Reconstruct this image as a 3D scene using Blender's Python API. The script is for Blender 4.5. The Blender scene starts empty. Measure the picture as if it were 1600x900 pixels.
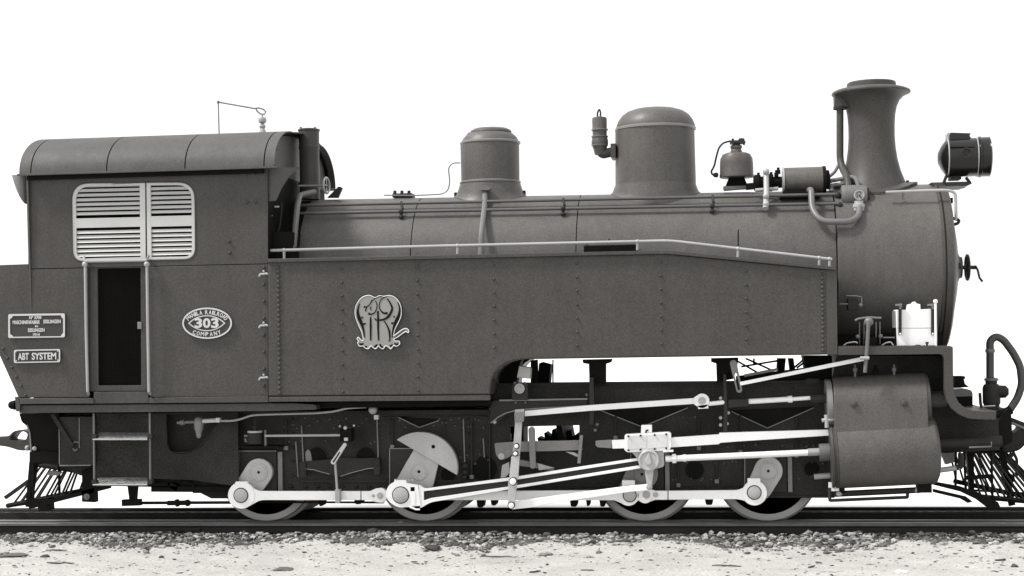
import bpy, bmesh, math, random
from mathutils import Vector, Matrix
from mathutils.geometry import tessellate_polygon
random.seed(7)
SC = bpy.context.scene
COL = SC.collection
pi, cos, sin = math.pi, math.cos, math.sin

# ------------------------------------------------------------------ camera
F = 2400.0                                   # focal length in photo pixels (1600 wide)
TH, RHO, SH = math.atan(0.13), 0.016, 70.0   # yaw, roll, rising front
CAM = Vector((0.0, -16.3, 1.935))
FW = Vector((-sin(TH), cos(TH), 0)); R0 = Vector((cos(TH), sin(TH), 0)); U0 = Vector((0, 0, 1))
RT = R0 * cos(RHO) - U0 * sin(RHO); UP = U0 * cos(RHO) + R0 * sin(RHO)
cam = bpy.data.cameras.new('camera'); cam_o = bpy.data.objects.new('camera', cam); COL.objects.link(cam_o)
M = Matrix((RT, UP, -FW)).transposed().to_4x4(); M.translation = CAM
cam_o.matrix_world = M
cam.sensor_width = 36; cam.lens = 36 * F / 1600; cam.shift_y = SH / 1600
cam.clip_end = 3000; SC.camera = cam_o
# ------------------------------------------------------------------ sky, sun, exposure
SUN_EL, SUN_AZ = math.radians(54), math.radians(-110)     # high, from the left and a little in front
sdir = Vector((sin(SUN_AZ) * cos(SUN_EL), cos(SUN_AZ) * cos(SUN_EL), sin(SUN_EL)))  # towards the sun
w = bpy.data.worlds.new('World'); SC.world = w; w.use_nodes = True
nt = w.node_tree; nt.nodes.clear()
sky = nt.nodes.new('ShaderNodeTexSky'); sky.sky_type = 'NISHITA'; sky.sun_disc = False
sky.sun_elevation = SUN_EL; sky.sun_rotation = SUN_AZ; sky.dust_density = 4; sky.air_density = 1
bw = nt.nodes.new('ShaderNodeHueSaturation'); bw.inputs['Saturation'].default_value = 0.03
mx = nt.nodes.new('ShaderNodeMix'); mx.data_type = 'RGBA'; mx.inputs['Factor'].default_value = 0.8
mx.inputs['B'].default_value = (9.0, 9.0, 9.1, 1)          # even white overcast
bg = nt.nodes.new('ShaderNodeBackground'); bg.inputs['Strength'].default_value = 0.05
wo = nt.nodes.new('ShaderNodeOutputWorld')
nt.links.new(sky.outputs[0], bw.inputs['Color']); nt.links.new(bw.outputs[0], mx.inputs['A'])
nt.links.new(mx.outputs['Result'], bg.inputs[0]); nt.links.new(bg.outputs[0], wo.inputs[0])
sl = bpy.data.lights.new('sun', 'SUN'); sl.energy = 1.5; sl.angle = math.radians(10); sl.color = (1, .985, .96)
so = bpy.data.objects.new('sun', sl); COL.objects.link(so)
so.rotation_euler = sdir.to_track_quat('Z', 'Y').to_euler(); so.location = (-6, -8, 12)
SC.view_settings.view_transform = 'Standard'; SC.view_settings.look = 'None'
SC.view_settings.exposure = 1.55; SC.view_settings.gamma = 1
SC.render.engine = 'CYCLES'; SC.cycles.max_bounces = 6

# ------------------------------------------------------------------ photo pixel -> point on the plane Y
def pt(u, v, Y):
    d = FW * F + RT * (u - 800) + UP * (450 - v + SH)
    return CAM + d * ((Y - CAM.y) / d.y)
def m_px(u, v, Y, n=1.0):
    return n * (pt(u, v, Y) - CAM).dot(FW) / F

# ------------------------------------------------------------------ materials
MT = {}
def mat(name, col, rough=.5, metal=0.0, grain=.16, blotch=.14, gscale=70, bump=.0, spec=.5, streak=0.0, island=0.0):
    m = bpy.data.materials.new(name); m.use_nodes = True; n = m.node_tree.nodes; L = m.node_tree.links
    b = n['Principled BSDF']; b.inputs['Roughness'].default_value = rough; b.inputs['Metallic'].default_value = metal
    b.inputs['Specular IOR Level'].default_value = spec
    ge = n.new('ShaderNodeNewGeometry')
    def noise(sc, det, vec=None, rg=.6):
        t = n.new('ShaderNodeTexNoise'); t.inputs['Scale'].default_value = sc; t.inputs['Detail'].default_value = det
        t.inputs['Roughness'].default_value = rg
        L.new(vec if vec else ge.outputs['Position'], t.inputs['Vector']); return t.outputs['Fac']
    def mth(op, a, bb):
        q = n.new('ShaderNodeMath'); q.operation = op
        for i, x in enumerate((a, bb)):
            if isinstance(x, (int, float)): q.inputs[i].default_value = x
            else: L.new(x, q.inputs[i])
        return q.outputs[0]
    def term(fac, amp): return mth('ADD', mth('MULTIPLY', mth('SUBTRACT', fac, .5), amp * 4), 1)
    f = mth('MULTIPLY', term(noise(gscale, 2), grain), term(noise(2.3, 4), blotch))
    if streak:
        mp = n.new('ShaderNodeMapping'); mp.inputs['Scale'].default_value = (9, 9, .7); L.new(ge.outputs['Position'], mp.inputs['Vector'])
        f = mth('MULTIPLY', f, term(noise(1.6, 5, mp.outputs[0]), streak))
    if island: f = mth('MULTIPLY', f, term(ge.outputs['Random Per Island'], island))
    mixc = n.new('ShaderNodeVectorMath'); mixc.operation = 'SCALE'; mixc.inputs[0].default_value = col
    L.new(mth('MAXIMUM', f, .15), mixc.inputs['Scale']); L.new(mixc.outputs[0], b.inputs['Base Color'])
    L.new(mth('MULTIPLY', term(noise(11, 4), .12), rough), b.inputs['Roughness'])
    if bump:
        bp = n.new('ShaderNodeBump'); bp.inputs['Strength'].default_value = bump; bp.inputs['Distance'].default_value = .004
        L.new(noise(38, 4), bp.inputs['Height']); L.new(bp.outputs[0], b.inputs['Normal'])
    MT[name] = m; return m
def g(x, warm=.05): return (x * (1 + warm), x, x * (1 - warm * 1.3))
PAINT = mat('engine_paint', g(.055, .06), .48, spec=.26, grain=.34, blotch=.12, gscale=85, bump=.08, streak=.07)
CLAD = mat('lighter_engine_paint', g(.082, .055), .46, spec=.3, grain=.34, blotch=.15, gscale=85, bump=.06, streak=.10)  # lighter tone of the engine paint, for boiler, domes and cylinders
ROOF = mat('roof_paint', g(.078, .02), .6, spec=.22, grain=.30, blotch=.14, gscale=100, bump=.12, streak=.08)
FRAMEP = mat('frame_paint', g(.025, .04), .55, spec=.16, grain=.6, blotch=.45, gscale=60, bump=.15)
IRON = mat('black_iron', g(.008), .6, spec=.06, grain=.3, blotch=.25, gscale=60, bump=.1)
DARK = mat('dark_iron', g(.030, .03), .5, spec=.12, grain=.2, blotch=.25, gscale=60, bump=.1)
WHITE = mat('white_paint', g(.84, .0), .42, grain=.06, blotch=.05, bump=.04)
STEEL = mat('machined_steel', g(.40, .01), .4, metal=.0, grain=.12, blotch=.2, bump=.05)
GREY = mat('grey_iron', g(.18, .01), .5, grain=.14, blotch=.16, bump=.06)
TYRE = mat('tyre_steel', g(.40, .01), .45, grain=.07, blotch=.1)
CREAM = mat('shutter_paint', (.50, .50, .485), .5, spec=.2, grain=.06, blotch=.07)
RAILB = mat('bright_handrail', g(.34, .0), .35, grain=.06, blotch=.1)
RODP = mat('rod_paint', g(.06, .03), .32, spec=.9, grain=.1, blotch=.14)
PIPE = mat('lagged_pipe', g(.125, .02), .42, spec=.5, grain=.1, blotch=.14)
GLOSS = mat('gloss_black', g(.010), .18, spec=.4, grain=.1, blotch=.1)
BAND = mat('dome_band_highlight', g(.17, .04), .4, grain=.1, blotch=.1)  # highlight along the dome bands put into a lighter base colour
BOLT = mat('bolt_iron', g(.075, .02), .5, grain=.2, blotch=.3)
COVER = mat('cover_plate_paint', g(.62, .0), .45, grain=.08, blotch=.12, bump=.1)
LETTER = mat('raised_letters', g(.50, .0), .5, grain=.05, blotch=.08)
PLATE = mat('plate_ground', g(.05, .03), .5, spec=.15, grain=.12, blotch=.1)
EMBL = mat('emblem_metal', (.24, .24, .225), .4, grain=.05, blotch=.1, bump=.04)
MESH = mat('mesh_screen', g(.006), .8, spec=.02, grain=.3, blotch=.1, gscale=140)
TREAD = mat('chequer_plate', g(.19, .0), .45, grain=.85, blotch=.15, gscale=36, bump=.3)
RUST = mat('rail_steel', g(.022, .05), .5, spec=.2, grain=.2, blotch=.25, bump=.15)
WOOD = mat('sleeper_wood', g(.05, .08), .8, grain=.2, blotch=.25, bump=.3)
RAILTOP = mat('worn_rail', g(.11, .03), .4, grain=.2, blotch=.3, bump=.1)
YARD = mat('whitened_ground', (.66, .66, .655), .95, grain=.05, blotch=.05, gscale=10)  # far ground whitened in its colour to blend into the bright sky
GRIT = mat('grit', (.13, .125, .115), .95, grain=.1, blotch=.3, island=.45)
SAND = mat('pale_sand', (.37, .365, .345), .95, grain=.30, blotch=.16, gscale=55, bump=.5)
BED = mat('ballast_bed', (.085, .083, .078), .95, spec=.1, grain=.5, blotch=.3, gscale=34, bump=.8)
STONE = mat('ballast_stone', (.20, .196, .186), .85, grain=.14, blotch=.3, bump=.3, island=.45)
UNDERSHADE = mat('shadow_gravel', (.03, .029, .027), .9, spec=.1, grain=.15, blotch=.2, bump=.3, island=.35)  # gravel darkened in colour to carry the shadow under the engine
CLOD = mat('dark_earth', (.075, .07, .065), .95, grain=.15, blotch=.2, bump=.4, island=.25)
PALE = mat('pale_stone', (.6, .59, .56), .85, grain=.08, blotch=.1, bump=.3)
HOSE = mat('rubber_hose', g(.04, .03), .45, grain=.12, blotch=.15, bump=.1)
# chequer relief on the step treads
def _chequer():
    n = TREAD.node_tree.nodes; L = TREAD.node_tree.links
    ck = n.new('ShaderNodeTexVoronoi'); ck.inputs['Scale'].default_value = 42
    ge = n.new('ShaderNodeNewGeometry'); L.new(ge.outputs['Position'], ck.inputs['Vector'])
    bp = [x for x in n if x.type == 'BUMP'][0]; L.new(ck.outputs['Distance'], bp.inputs['Height']); bp.inputs['Strength'].default_value = .8
_chequer()

# ------------------------------------------------------------------ mesh builder
def fil(pts, n=5):
    """pixel polygon with rounded corners: items (u, v) or (u, v, radius)"""
    out = []; N = len(pts)
    for i, p in enumerate(pts):
        if len(p) < 3 or p[2] <= 0: out.append((p[0], p[1])); continue
        P = Vector(p[:2]); A = Vector(pts[i - 1][:2]) - P; B = Vector(pts[(i + 1) % N][:2]) - P
        r = min(p[2], A.length * .49 if len(pts[i-1]) > 2 else A.length * .98, B.length * .98)
        a = P + A.normalized() * r; b = P + B.normalized() * r
        for k in range(n + 1):
            t = k / n
            q = a * (1 - t) ** 2 + P * (2 * t * (1 - t)) * 1.0 + b * t ** 2
            c = .16 * 4 * t * (1 - t) * .25
            q = q + (P - (a + b) / 2) * c * .6
            out.append((q.x, q.y))
    return out
def ell(u, v, a, b, n=32, t0=0, t1=2 * pi, rot=0):
    c = abs(t1 - t0 - 2 * pi) < 1e-6; m = n if c else n + 1; o = []
    for k in range(m):
        t = t0 + (t1 - t0) * k / n; x, y = a * cos(t), b * sin(t)
        o.append((u + x * cos(rot) - y * sin(rot), v + x * sin(rot) + y * cos(rot)))
    return o
def hull(ps):
    ps = sorted(set((round(x, 3), round(y, 3)) for x, y in ps))
    def half(p):
        o = []
        for q in p:
            while len(o) > 1 and (o[-1][0]-o[-2][0])*(q[1]-o[-2][1]) - (o[-1][1]-o[-2][1])*(q[0]-o[-2][0]) <= 0: o.pop()
            o.append(q)
        return o
    return half(ps)[:-1] + half(ps[::-1])[:-1]
def frame_of(A):
    A = A.normalized(); t = Vector((0, 0, 1)) if abs(A.z) < .9 else Vector((1, 0, 0))
    B = A.cross(t).normalized(); return A, B, A.cross(B)

class MB:
    def __init__(s): s.v = []; s.f = []; s.p = []
    def add(s, vs, fs):
        o = len(s.v); s.p.append((o, len(s.f), len(s.v) + len(vs), len(s.f) + len(fs)))
        s.v += [Vector(x) for x in vs]; s.f += [tuple(i + o for i in q) for q in fs]; return s
    def poly(s, pix, Y0, Y1, holes=()):
        return s.xz([[(p.x, p.z) for p in (pt(a, b, Y0) for a, b in lp)] for lp in [pix] + list(holes)], Y0, Y1)
    def xz(s, loops, Y0, Y1):
        vs = [(x, Y0, z) for lp in loops for x, z in lp]; n = len(vs)
        vs += [(x, Y1, z) for lp in loops for x, z in lp]; fs = []
        if len(loops) == 1: fs = [tuple(range(n)), tuple(range(2 * n - 1, n - 1, -1))]
        else:
            for t in tessellate_polygon([[Vector((x, z, 0)) for x, z in lp] for lp in loops]):
                fs += [tuple(t), tuple(n + i for i in reversed(t))]
        o = 0
        for lp in loops:
            k = len(lp)
            for i in range(k):
                a, b = o + i, o + (i + 1) % k; fs.append((a, b, b + n, a + n))
            o += k
        return s.add(vs, fs)
    def xprism(s, prof, x0, x1):                       # profile (Y,Z) swept along X
        n = len(prof); vs = [(x0, y, z) for y, z in prof] + [(x1, y, z) for y, z in prof]
        fs = [tuple(range(n)), tuple(range(2 * n - 1, n - 1, -1))] + [(i, (i + 1) % n, (i + 1) % n + n, i + n) for i in range(n)]
        return s.add(vs, fs)
    def wbox(s, x0, x1, y0, y1, z0, z1):
        return s.xprism([(y0, z0), (y1, z0), (y1, z1), (y0, z1)], x0, x1)
    def box(s, u0, v0, u1, v1, Y0, Y1):                # pixel rectangle, made square to the world
        um, vm = (u0 + u1) / 2, (v0 + v1) / 2
        return s.wbox(pt(u0, vm, Y0).x, pt(u1, vm, Y0).x, Y0, Y1, pt(um, v1, Y0).z, pt(um, v0, Y0).z)
    def bar(s, u0, v0, u1, v1, h, Y0, Y1, h1=None):
        h1 = h if h1 is None else h1; d = Vector((u1 - u0, v1 - v0)).normalized(); nx, ny = -d.y, d.x
        return s.poly([(u0 + nx*h/2, v0 + ny*h/2), (u1 + nx*h1/2, v1 + ny*h1/2), (u1 - nx*h1/2, v1 - ny*h1/2), (u0 - nx*h/2, v0 - ny*h/2)], Y0, Y1)
    def disc(s, u, v, r, Y0, Y1, seg=28): return s.poly(ell(u, v, r, r, seg), Y0, Y1)
    def lathe(s, prof, O, A, seg=32):
        A, B, C = frame_of(A); vs = []; rings = []; fs = []
        for r, h in prof:
            c = O + A * h
            if r < 1e-6: rings.append([len(vs)]); vs.append(c); continue
            rings.append(list(range(len(vs), len(vs) + seg)))
            vs += [c + (B * cos(2*pi*k/seg) + C * sin(2*pi*k/seg)) * r for k in range(seg)]
        for a, b in zip(rings, rings[1:]):
            for k in range(seg):
                k2 = (k + 1) % seg
                if len(a) > 1 and len(b) > 1: fs.append((a[k], a[k2], b[k2], b[k]))
                elif len(a) > 1: fs.append((a[k], a[k2], b[0]))
                elif len(b) > 1: fs.append((a[0], b[k2], b[k]))
        if len(rings[0]) > 1: fs.append(tuple(rings[0]))
        if len(rings[-1]) > 1: fs.append(tuple(reversed(rings[-1])))
        return s.add(vs, fs)
    def cyl(s, a, b, r, r1=None, seg=14):
        a, b = Vector(a), Vector(b); return s.lathe([(r, 0), (r if r1 is None else r1, (b - a).length)], a, b - a, seg)
    def zl(s, u, prof, Y, seg=40):                     # upright turned shape: profile (radius px, v px)
        vm = sum(v for _, v in prof) / len(prof); c = pt(u, vm, Y)
        k = m_px(u, vm, Y); p = [(r * k, pt(u, v, Y).z) for r, v in prof]
        return s.lathe(p, Vector((c.x, Y, 0)), Vector((0, 0, 1)), seg)
    def ball(s, c, r, seg=14, n=8):
        return s.lathe([(r * sin(pi * i / n), -r * cos(pi * i / n)) for i in range(n + 1)], Vector(c), Vector((0, 0, 1)), seg)
    def tube(s, pts, r, seg=8, bend=0.0, nb=5, rs=None):
        P = [Vector(p) for p in pts]
        if bend > 0 and len(P) > 2:
            Q = [P[0]]
            for a, b, c in zip(P, P[1:], P[2:]):
                l = min(bend, (a - b).length * .49, (c - b).length * .49)
                p, q = b + (a - b).normalized() * l, b + (c - b).normalized() * l
                Q += [p * (1-t)**2 + b * 2*t*(1-t) + q * t*t for t in [i / nb for i in range(nb + 1)]]
            P = Q + [P[-1]]
        n = len(P); A = (P[1] - P[0]).normalized(); _, B, C = frame_of(A); vs = []; fs = []
        for i, p in enumerate(P):
            d = (P[min(i + 1, n - 1)] - P[max(i - 1, 0)]).normalized()
            B = (B - d * B.dot(d)).normalized(); C = d.cross(B); rr = rs[i] if rs else r
            vs += [p + (B * cos(2*pi*k/seg) + C * sin(2*pi*k/seg)) * rr for k in range(seg)]
        for i in range(n - 1):
            for k in range(seg):
                k2 = (k + 1) % seg; fs.append((i*seg + k, i*seg + k2, (i+1)*seg + k2, (i+1)*seg + k))
        fs += [tuple(range(seg)), tuple(range(n*seg - 1, (n-1)*seg - 1, -1))]
        return s.add(vs, fs)
    def ptube(s, pix, Y, r, seg=8, bend=0.0, closed=False):   # tube through pixels (u, v[, Y]); r in px
        P = [pt(p[0], p[1], p[2] if len(p) > 2 else Y) for p in pix]
        k = m_px(pix[0][0], pix[0][1], Y)
        if closed: P.append(P[0])
        return s.tube(P, r * k, seg, bend * k)
    def ribbon(s, pix, wd, Y0, Y1):                    # flat strip along a pixel path, widths in px
        n = len(pix); L = []; Rr = []
        for i, p in enumerate(pix):
            a = Vector(pix[max(i-1, 0)][:2]); b = Vector(pix[min(i+1, n-1)][:2]); d = (b - a).normalized()
            w_ = wd[i] if hasattr(wd, '__len__') else wd
            L.append((p[0] - d.y*w_/2, p[1] + d.x*w_/2)); Rr.append((p[0] + d.y*w_/2, p[1] - d.x*w_/2))
        vs = []; fs = []
        for a, b in zip(L, Rr):
            p, q = pt(a[0], a[1], Y0), pt(b[0], b[1], Y0); vs += [p, q, (p.x, Y1, p.z), (q.x, Y1, q.z)]
        for i in range(n - 1):
            o = 4*i; fs += [(o, o+1, o+5, o+4), (o+2, o+6, o+7, o+3), (o, o+4, o+6, o+2), (o+1, o+3, o+7, o+5)]
        fs += [(0, 2, 3, 1), (4*n-4, 4*n-3, 4*n-1, 4*n-2)]
        return s.add(vs, fs)
    def rivet(s, u, v, Y, r=2.2, seg=9):
        k = m_px(u, v, Y) * 1.2; p = pt(u, v, Y)
        return s.lathe([(r*k, 0), (r*k*.86, r*k*.6), (r*k*.45, r*k*1.0), (0, r*k*1.08)], p, Vector((0, -1, 0)), seg)
    def nut(s, u, v, Y, r=3, seg=6, d=.03):
        k = m_px(u, v, Y); p = pt(u, v, Y); return s.lathe([(r*k, 0), (r*k, d), (r*k*.5, d), (r*k*.45, d*1.5), (0, d*1.55)], p, Vector((0, -1, 0)), seg)

W = {}
def setp(o, **k):
    for a, b in k.items(): o[a] = b
    return o
def obj(name, mb, m, parent=None, bevel=0.0, ang=35, kind=None, label=None):
    lo = [min(p[i] for p in mb.v) for i in range(3)]; hi = [max(p[i] for p in mb.v) for i in range(3)]
    c = Vector([(a + b) / 2 for a, b in zip(lo, hi)])
    me = bpy.data.meshes.new(name); me.from_pydata([p - c for p in mb.v], [], mb.f)
    bm = bmesh.new(); bm.from_mesh(me); bmesh.ops.recalc_face_normals(bm, faces=bm.faces[:]); bm.to_mesh(me); bm.free()
    me.polygons.foreach_set('use_smooth', [True] * len(me.polygons)); me.set_sharp_from_angle(angle=math.radians(ang))
    me.materials.append(m); me.update()
    o = bpy.data.objects.new(name, me); COL.objects.link(o); W[o.name] = c
    if parent: o.parent = parent; o.location = c - W[parent.name]
    else: o.location = c
    if bevel:
        b = o.modifiers.new('bevel', 'BEVEL'); b.width = bevel; b.segments = 2; b.limit_method = 'ANGLE'; b.angle_limit = math.radians(40)
    if kind: o['kind'] = kind
    if label: o['label'] = label
    return o
def mirror(o):                                        # the twin on the far side of the engine (parts and sub-parts)
    c = o.copy(); COL.objects.link(c); c.location.y = -o.location.y; c.scale.y = -1; W[c.name] = Vector((W[o.name].x, -W[o.name].y, W[o.name].z))
    for ch in o.children:
        d = ch.copy(); COL.objects.link(d); d.parent = c; W[d.name] = W[ch.name]
    return c
def thing(name, label, cat, loc, group=None):
    o = bpy.data.objects.new(name, None); COL.objects.link(o); o.location = loc; o.empty_display_size = .3
    W[o.name] = Vector(loc); o['label'] = label; o['category'] = cat
    if group: o['group'] = group
    return o

# ================================================================== ground
GZ = -.17
def ground_z(x, y):
    z = GZ + .012 * sin(x * 1.7 + y * 2.1) * sin(y * 3.3 - x * .6) + .006 * sin(x * 9 + 1.3 * y) * sin(y * 13)
    if -1.75 < y < 1.5: z += .05 * min(1, (y + 1.75) / .5, (1.5 - y) / .4)
    return z
def build_ground():
    xs = [-1500, -600, -200, -80, -40, -20] + [-14 + .09 * i for i in range(245)] + [12, 20, 40, 80, 200, 600, 1500]
    ys = [-200, -60, -20, -10, -6] + [-4.6 + .05 * i for i in range(120)] + [2, 4, 8, 16, 30, 60, 120, 300, 700, 1600]
    vs = [(x, y, ground_z(x, y) + (random.uniform(-.006, .006) if abs(x) < 15 and -5 < y < 2 else 0)) for y in ys for x in xs]
    nx = len(xs); fs = [(j*nx + i, j*nx + i + 1, (j+1)*nx + i + 1, (j+1)*nx + i) for j in range(len(ys) - 1) for i in range(nx - 1)]
    me = bpy.data.meshes.new('ground'); me.from_pydata(vs, [], fs); me.materials.append(SAND)
    me.polygons.foreach_set('use_smooth', [True] * len(fs))
    o = bpy.data.objects.new('ground', me); COL.objects.link(o); o['kind'] = 'structure'
build_ground()

def sheet(name, m, y0, y1, dz, edge=None):
    xs = [-12 + .06*i for i in range(320)]; mb = []; fs = []; ny = 10
    for x in xs:
        e = edge(x) if edge else y0
        for j in range(ny): y = e + (y1 - e) * j / (ny - 1); mb.append((x, y, ground_z(x, y) + dz - (.03 if edge and j == 0 else 0)))
    for i in range(len(xs) - 1):
        for j in range(ny - 1): fs.append((i*ny + j, (i+1)*ny + j, (i+1)*ny + j + 1, i*ny + j + 1))
    me = bpy.data.meshes.new(name); me.from_pydata(mb, [], fs); me.materials.append(m)
    o = bpy.data.objects.new(name, me); COL.objects.link(o); o['kind'] = 'structure'
def bed_edge(x): return -(1.40 + .13 * sin(x*1.9) + .1 * sin(x*5.3 + 1) + .06 * sin(x*13) + .03*sin(x*31))
sheet('ballast_bed', BED, 0, -.95, .016, bed_edge)
ym = bpy.data.meshes.new('yard'); ym.from_pydata([(-1400, 1.7, GZ + .03), (1400, 1.7, GZ + .03), (1400, 1500, GZ + .03), (-1400, 1500, GZ + .03)], [], [(0, 1, 2, 3)]); ym.materials.append(YARD)
yo = bpy.data.objects.new('yard', ym); COL.objects.link(yo); yo['kind'] = 'structure'
ICO = bmesh.new(); bmesh.ops.create_icosphere(ICO, subdivisions=1, radius=1)
ICO_V = [v.co.copy() for v in ICO.verts]; ICO_F = [tuple(v.index for v in f.verts) for f in ICO.faces]; ICO.free()
ICO2 = bmesh.new(); bmesh.ops.create_icosphere(ICO2, subdivisions=2, radius=1)
ICO2_V = [v.co.copy() for v in ICO2.verts]; ICO2_F = [tuple(v.index for v in f.verts) for f in ICO2.faces]; ICO2.free()
def stone(mb, x, y, z, r, flat=.7, fine=False, el=1.0, rz=None):
    a = random.uniform(0, 6.3) if rz is None else rz; ca, sa = cos(a), sin(a); V, Fc = (ICO2_V, ICO2_F) if fine else (ICO_V, ICO_F)
    ph = [random.uniform(0, 6) for _ in range(3)]; vs = []
    for p in V:
        k = r * (random.uniform(.55, 1.25) if not fine else 1 + .22 * sin(p.x*3 + ph[0]) * sin(p.y*3.4 + ph[1]) + .14 * sin(p.z*5 + ph[2] + p.x*4) + random.uniform(-.06, .06))
        X, Yy, Z = p.x * k * el, p.y * k, p.z * k * flat
        vs.append((x + X*ca - Yy*sa, y + X*sa + Yy*ca, z + Z))
    mb.add(vs, Fc)
def plain(name, mb, m, kind=None):
    me = bpy.data.meshes.new(name); me.from_pydata(mb.v, [], mb.f); me.materials.append(m)
    o = bpy.data.objects.new(name, me); COL.objects.link(o)
    if kind: o['kind'] = kind
    return o
def clump(x, y): return .5 + .5 * sin(x*2.3 + 1.1*sin(y*5 + x)) * sin(x*5.9 + y*7)
def build_gravel():
    mb = MB()
    for _ in range(21000):
        x = random.uniform(-10.5, 6.2); y = -.97 - random.random() * 1.1
        edge = .10 - bed_edge(x)
        d = (y + edge) / .35
        if random.random() > max(.02, min(1, .3 + d)) * (.55 + .45 * clump(x, y)): continue
        r = .008 + .028 * random.random() ** 3.4
        if random.random() < .02: r *= 1.5
        stone(mb, x, y, ground_z(x, y) + r * .3 + .035 * max(0, min(1, d * .6)), r, random.uniform(.45, .85), el=random.uniform(1, 1.6))
    plain('ballast', mb, STONE, 'stuff')
    mb = MB()
    for _ in range(5200):
        x = random.uniform(-10.5, 6.2); y = random.uniform(-.98, .75); r = random.uniform(.012, .035)
        stone(mb, x, y, -.125 + random.uniform(-.02, .02), r, .7)
    plain('trackbed_gravel', mb, UNDERSHADE, 'stuff')
    mb = MB()
    for _ in range(420):
        x = -8.6 + 3.6 * random.random() ** 1.4; y = random.uniform(-.42, .40); r = random.uniform(.012, .034)
        stone(mb, x, y, -.10 + random.uniform(-.01, .02), r, .75)
    plain('pale_gravel', mb, PALE, 'stuff')
    mb = MB()
    for _ in range(4200):
        x = random.uniform(-8.5, 5.5); y = -1.4 - random.random() ** 1.25 * 2.0
        if random.random() > .25 + .75 * clump(x * .6, y * .7): continue
        r = .0035 + .011 * random.random() ** 3
        stone(mb, x, y, ground_z(x, y) + r * .2, r, random.uniform(.3, .6), el=random.uniform(1, 3.2), rz=random.gauss(0, .6))
    plain('scattered_grit', mb, GRIT, 'stuff')
build_gravel()
mb = MB(); mb.wbox(-30, 30, -.98, .85, -.3, -.115)
trackbed = obj('trackbed', mb, UNDERSHADE, kind='structure')

# ================================================================== railway track
track = thing('railway_track', 'three-rail railway track under the locomotive, set in gravel', 'railway track', (-2, 0, -.12))
def rail(name, y):
    prof = [(-.05, -.135), (.05, -.135), (.05, -.122), (.009, -.108), (.009, -.042), (.032, -.032), (.032, -.006), (.024, 0), (-.024, 0), (-.032, -.006), (-.032, -.032), (-.009, -.042), (-.009, -.108), (-.05, -.122)]
    r = obj(name, MB().xprism([(y + a, b) for a, b in prof], -30, 30), RUST, track, ang=60)
    return r
RY, RO = -.565, -.80
r1 = rail('rail', RY); r3 = rail('rail', RO); rail('rail', .565)
for rr_, yy_ in ((r1, RY), (r3, RO)):
    obj('railhead', MB().xprism([(yy_ - .0335, -.026), (yy_ + .0335, -.026), (yy_ + .0335, -.004), (yy_ + .025, .002), (yy_ - .025, .002), (yy_ - .0335, -.004)], -30.001, 30.001), RAILTOP, rr_)
for x0 in (-5.05,):
    p0 = pt(278, 831, RO).x
    obj('fishplate', MB().wbox(p0 - .28, p0 + .25, RO - .032, RO - .012, -.10, -.045), RUST, track, .004)
    mbp = MB()
    for i in range(4): mbp.lathe([(.014, 0), (.014, .012), (0, .014)], Vector((p0 - .2 + i*.125, RO - .032, -.072)), Vector((0, -1, 0)), 6)
    obj('fishplate_bolts', mbp, RUST, track)
slp = None
for i in range(26):
    x = -11 + i * .68
    if slp is None: slp = obj('sleeper', MB().wbox(x - .12, x + .12, -1.12, 1.05, -.26, -.137), WOOD, track, .01)
    else:
        c = slp.copy(); COL.objects.link(c); c.location.x = slp.location.x + i * .68
# toothed rack in the middle of the track
rk = MB(); rk.wbox(-30, 30, -.055, -.03, -.08, .02); rk.wbox(-30, 30, .03, .055, -.08, .02)
obj('rack_bar', rk, RUST, track)
tm = MB()
for i in range(150): tm.wbox(-11 + i*.12, -11 + i*.12 + .05, -.03, .03, -.07, .016)
setp(obj('rack_teeth', tm, RUST, track), kind='stuff')

# ================================================================== things lying on the ground
def on_ground(u, v):
    Y = -2.0
    for _ in range(12):
        p = pt(u, v, Y); d = (p - CAM); t = (GZ - CAM.z) / d.z; Y = CAM.y + d.y * t
    p = pt(u, v, Y); return p.x, Y
def litter(name, cat, u, v, wpx, hpx, label, m, group=None, rot=None, stick=False):
    x, y = on_ground(u, v); k = m_px(u, v, y); mb = MB(); z = ground_z(x, y)
    if stick:
        L = wpx * k; a = rot or 0; P = []
        for i in range(7):
            t = i / 6 - .5; P.append((x + L*t*cos(a), y + L*t*sin(a) + random.uniform(-.004, .004), z + .008 + random.uniform(-.003, .004)))
        mb.tube(P, 0, 6, rs=[hpx*k*.5*(.55 + .45*sin(pi*(i+.6)/7)) for i in range(7)])
    else:
        r = wpx * k / 2; stone(mb, x, y, z + hpx*k*.22, r, max(.12, hpx / wpx), fine=True, rz=0, el=1.0)
    o = obj(name, mb, m); o['label'] = label; o['category'] = cat
    if group: o['group'] = group
GS, GT, GC = 'loose stones beside the track', 'twigs lying on the sand', 'dark clods on the sand'
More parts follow.
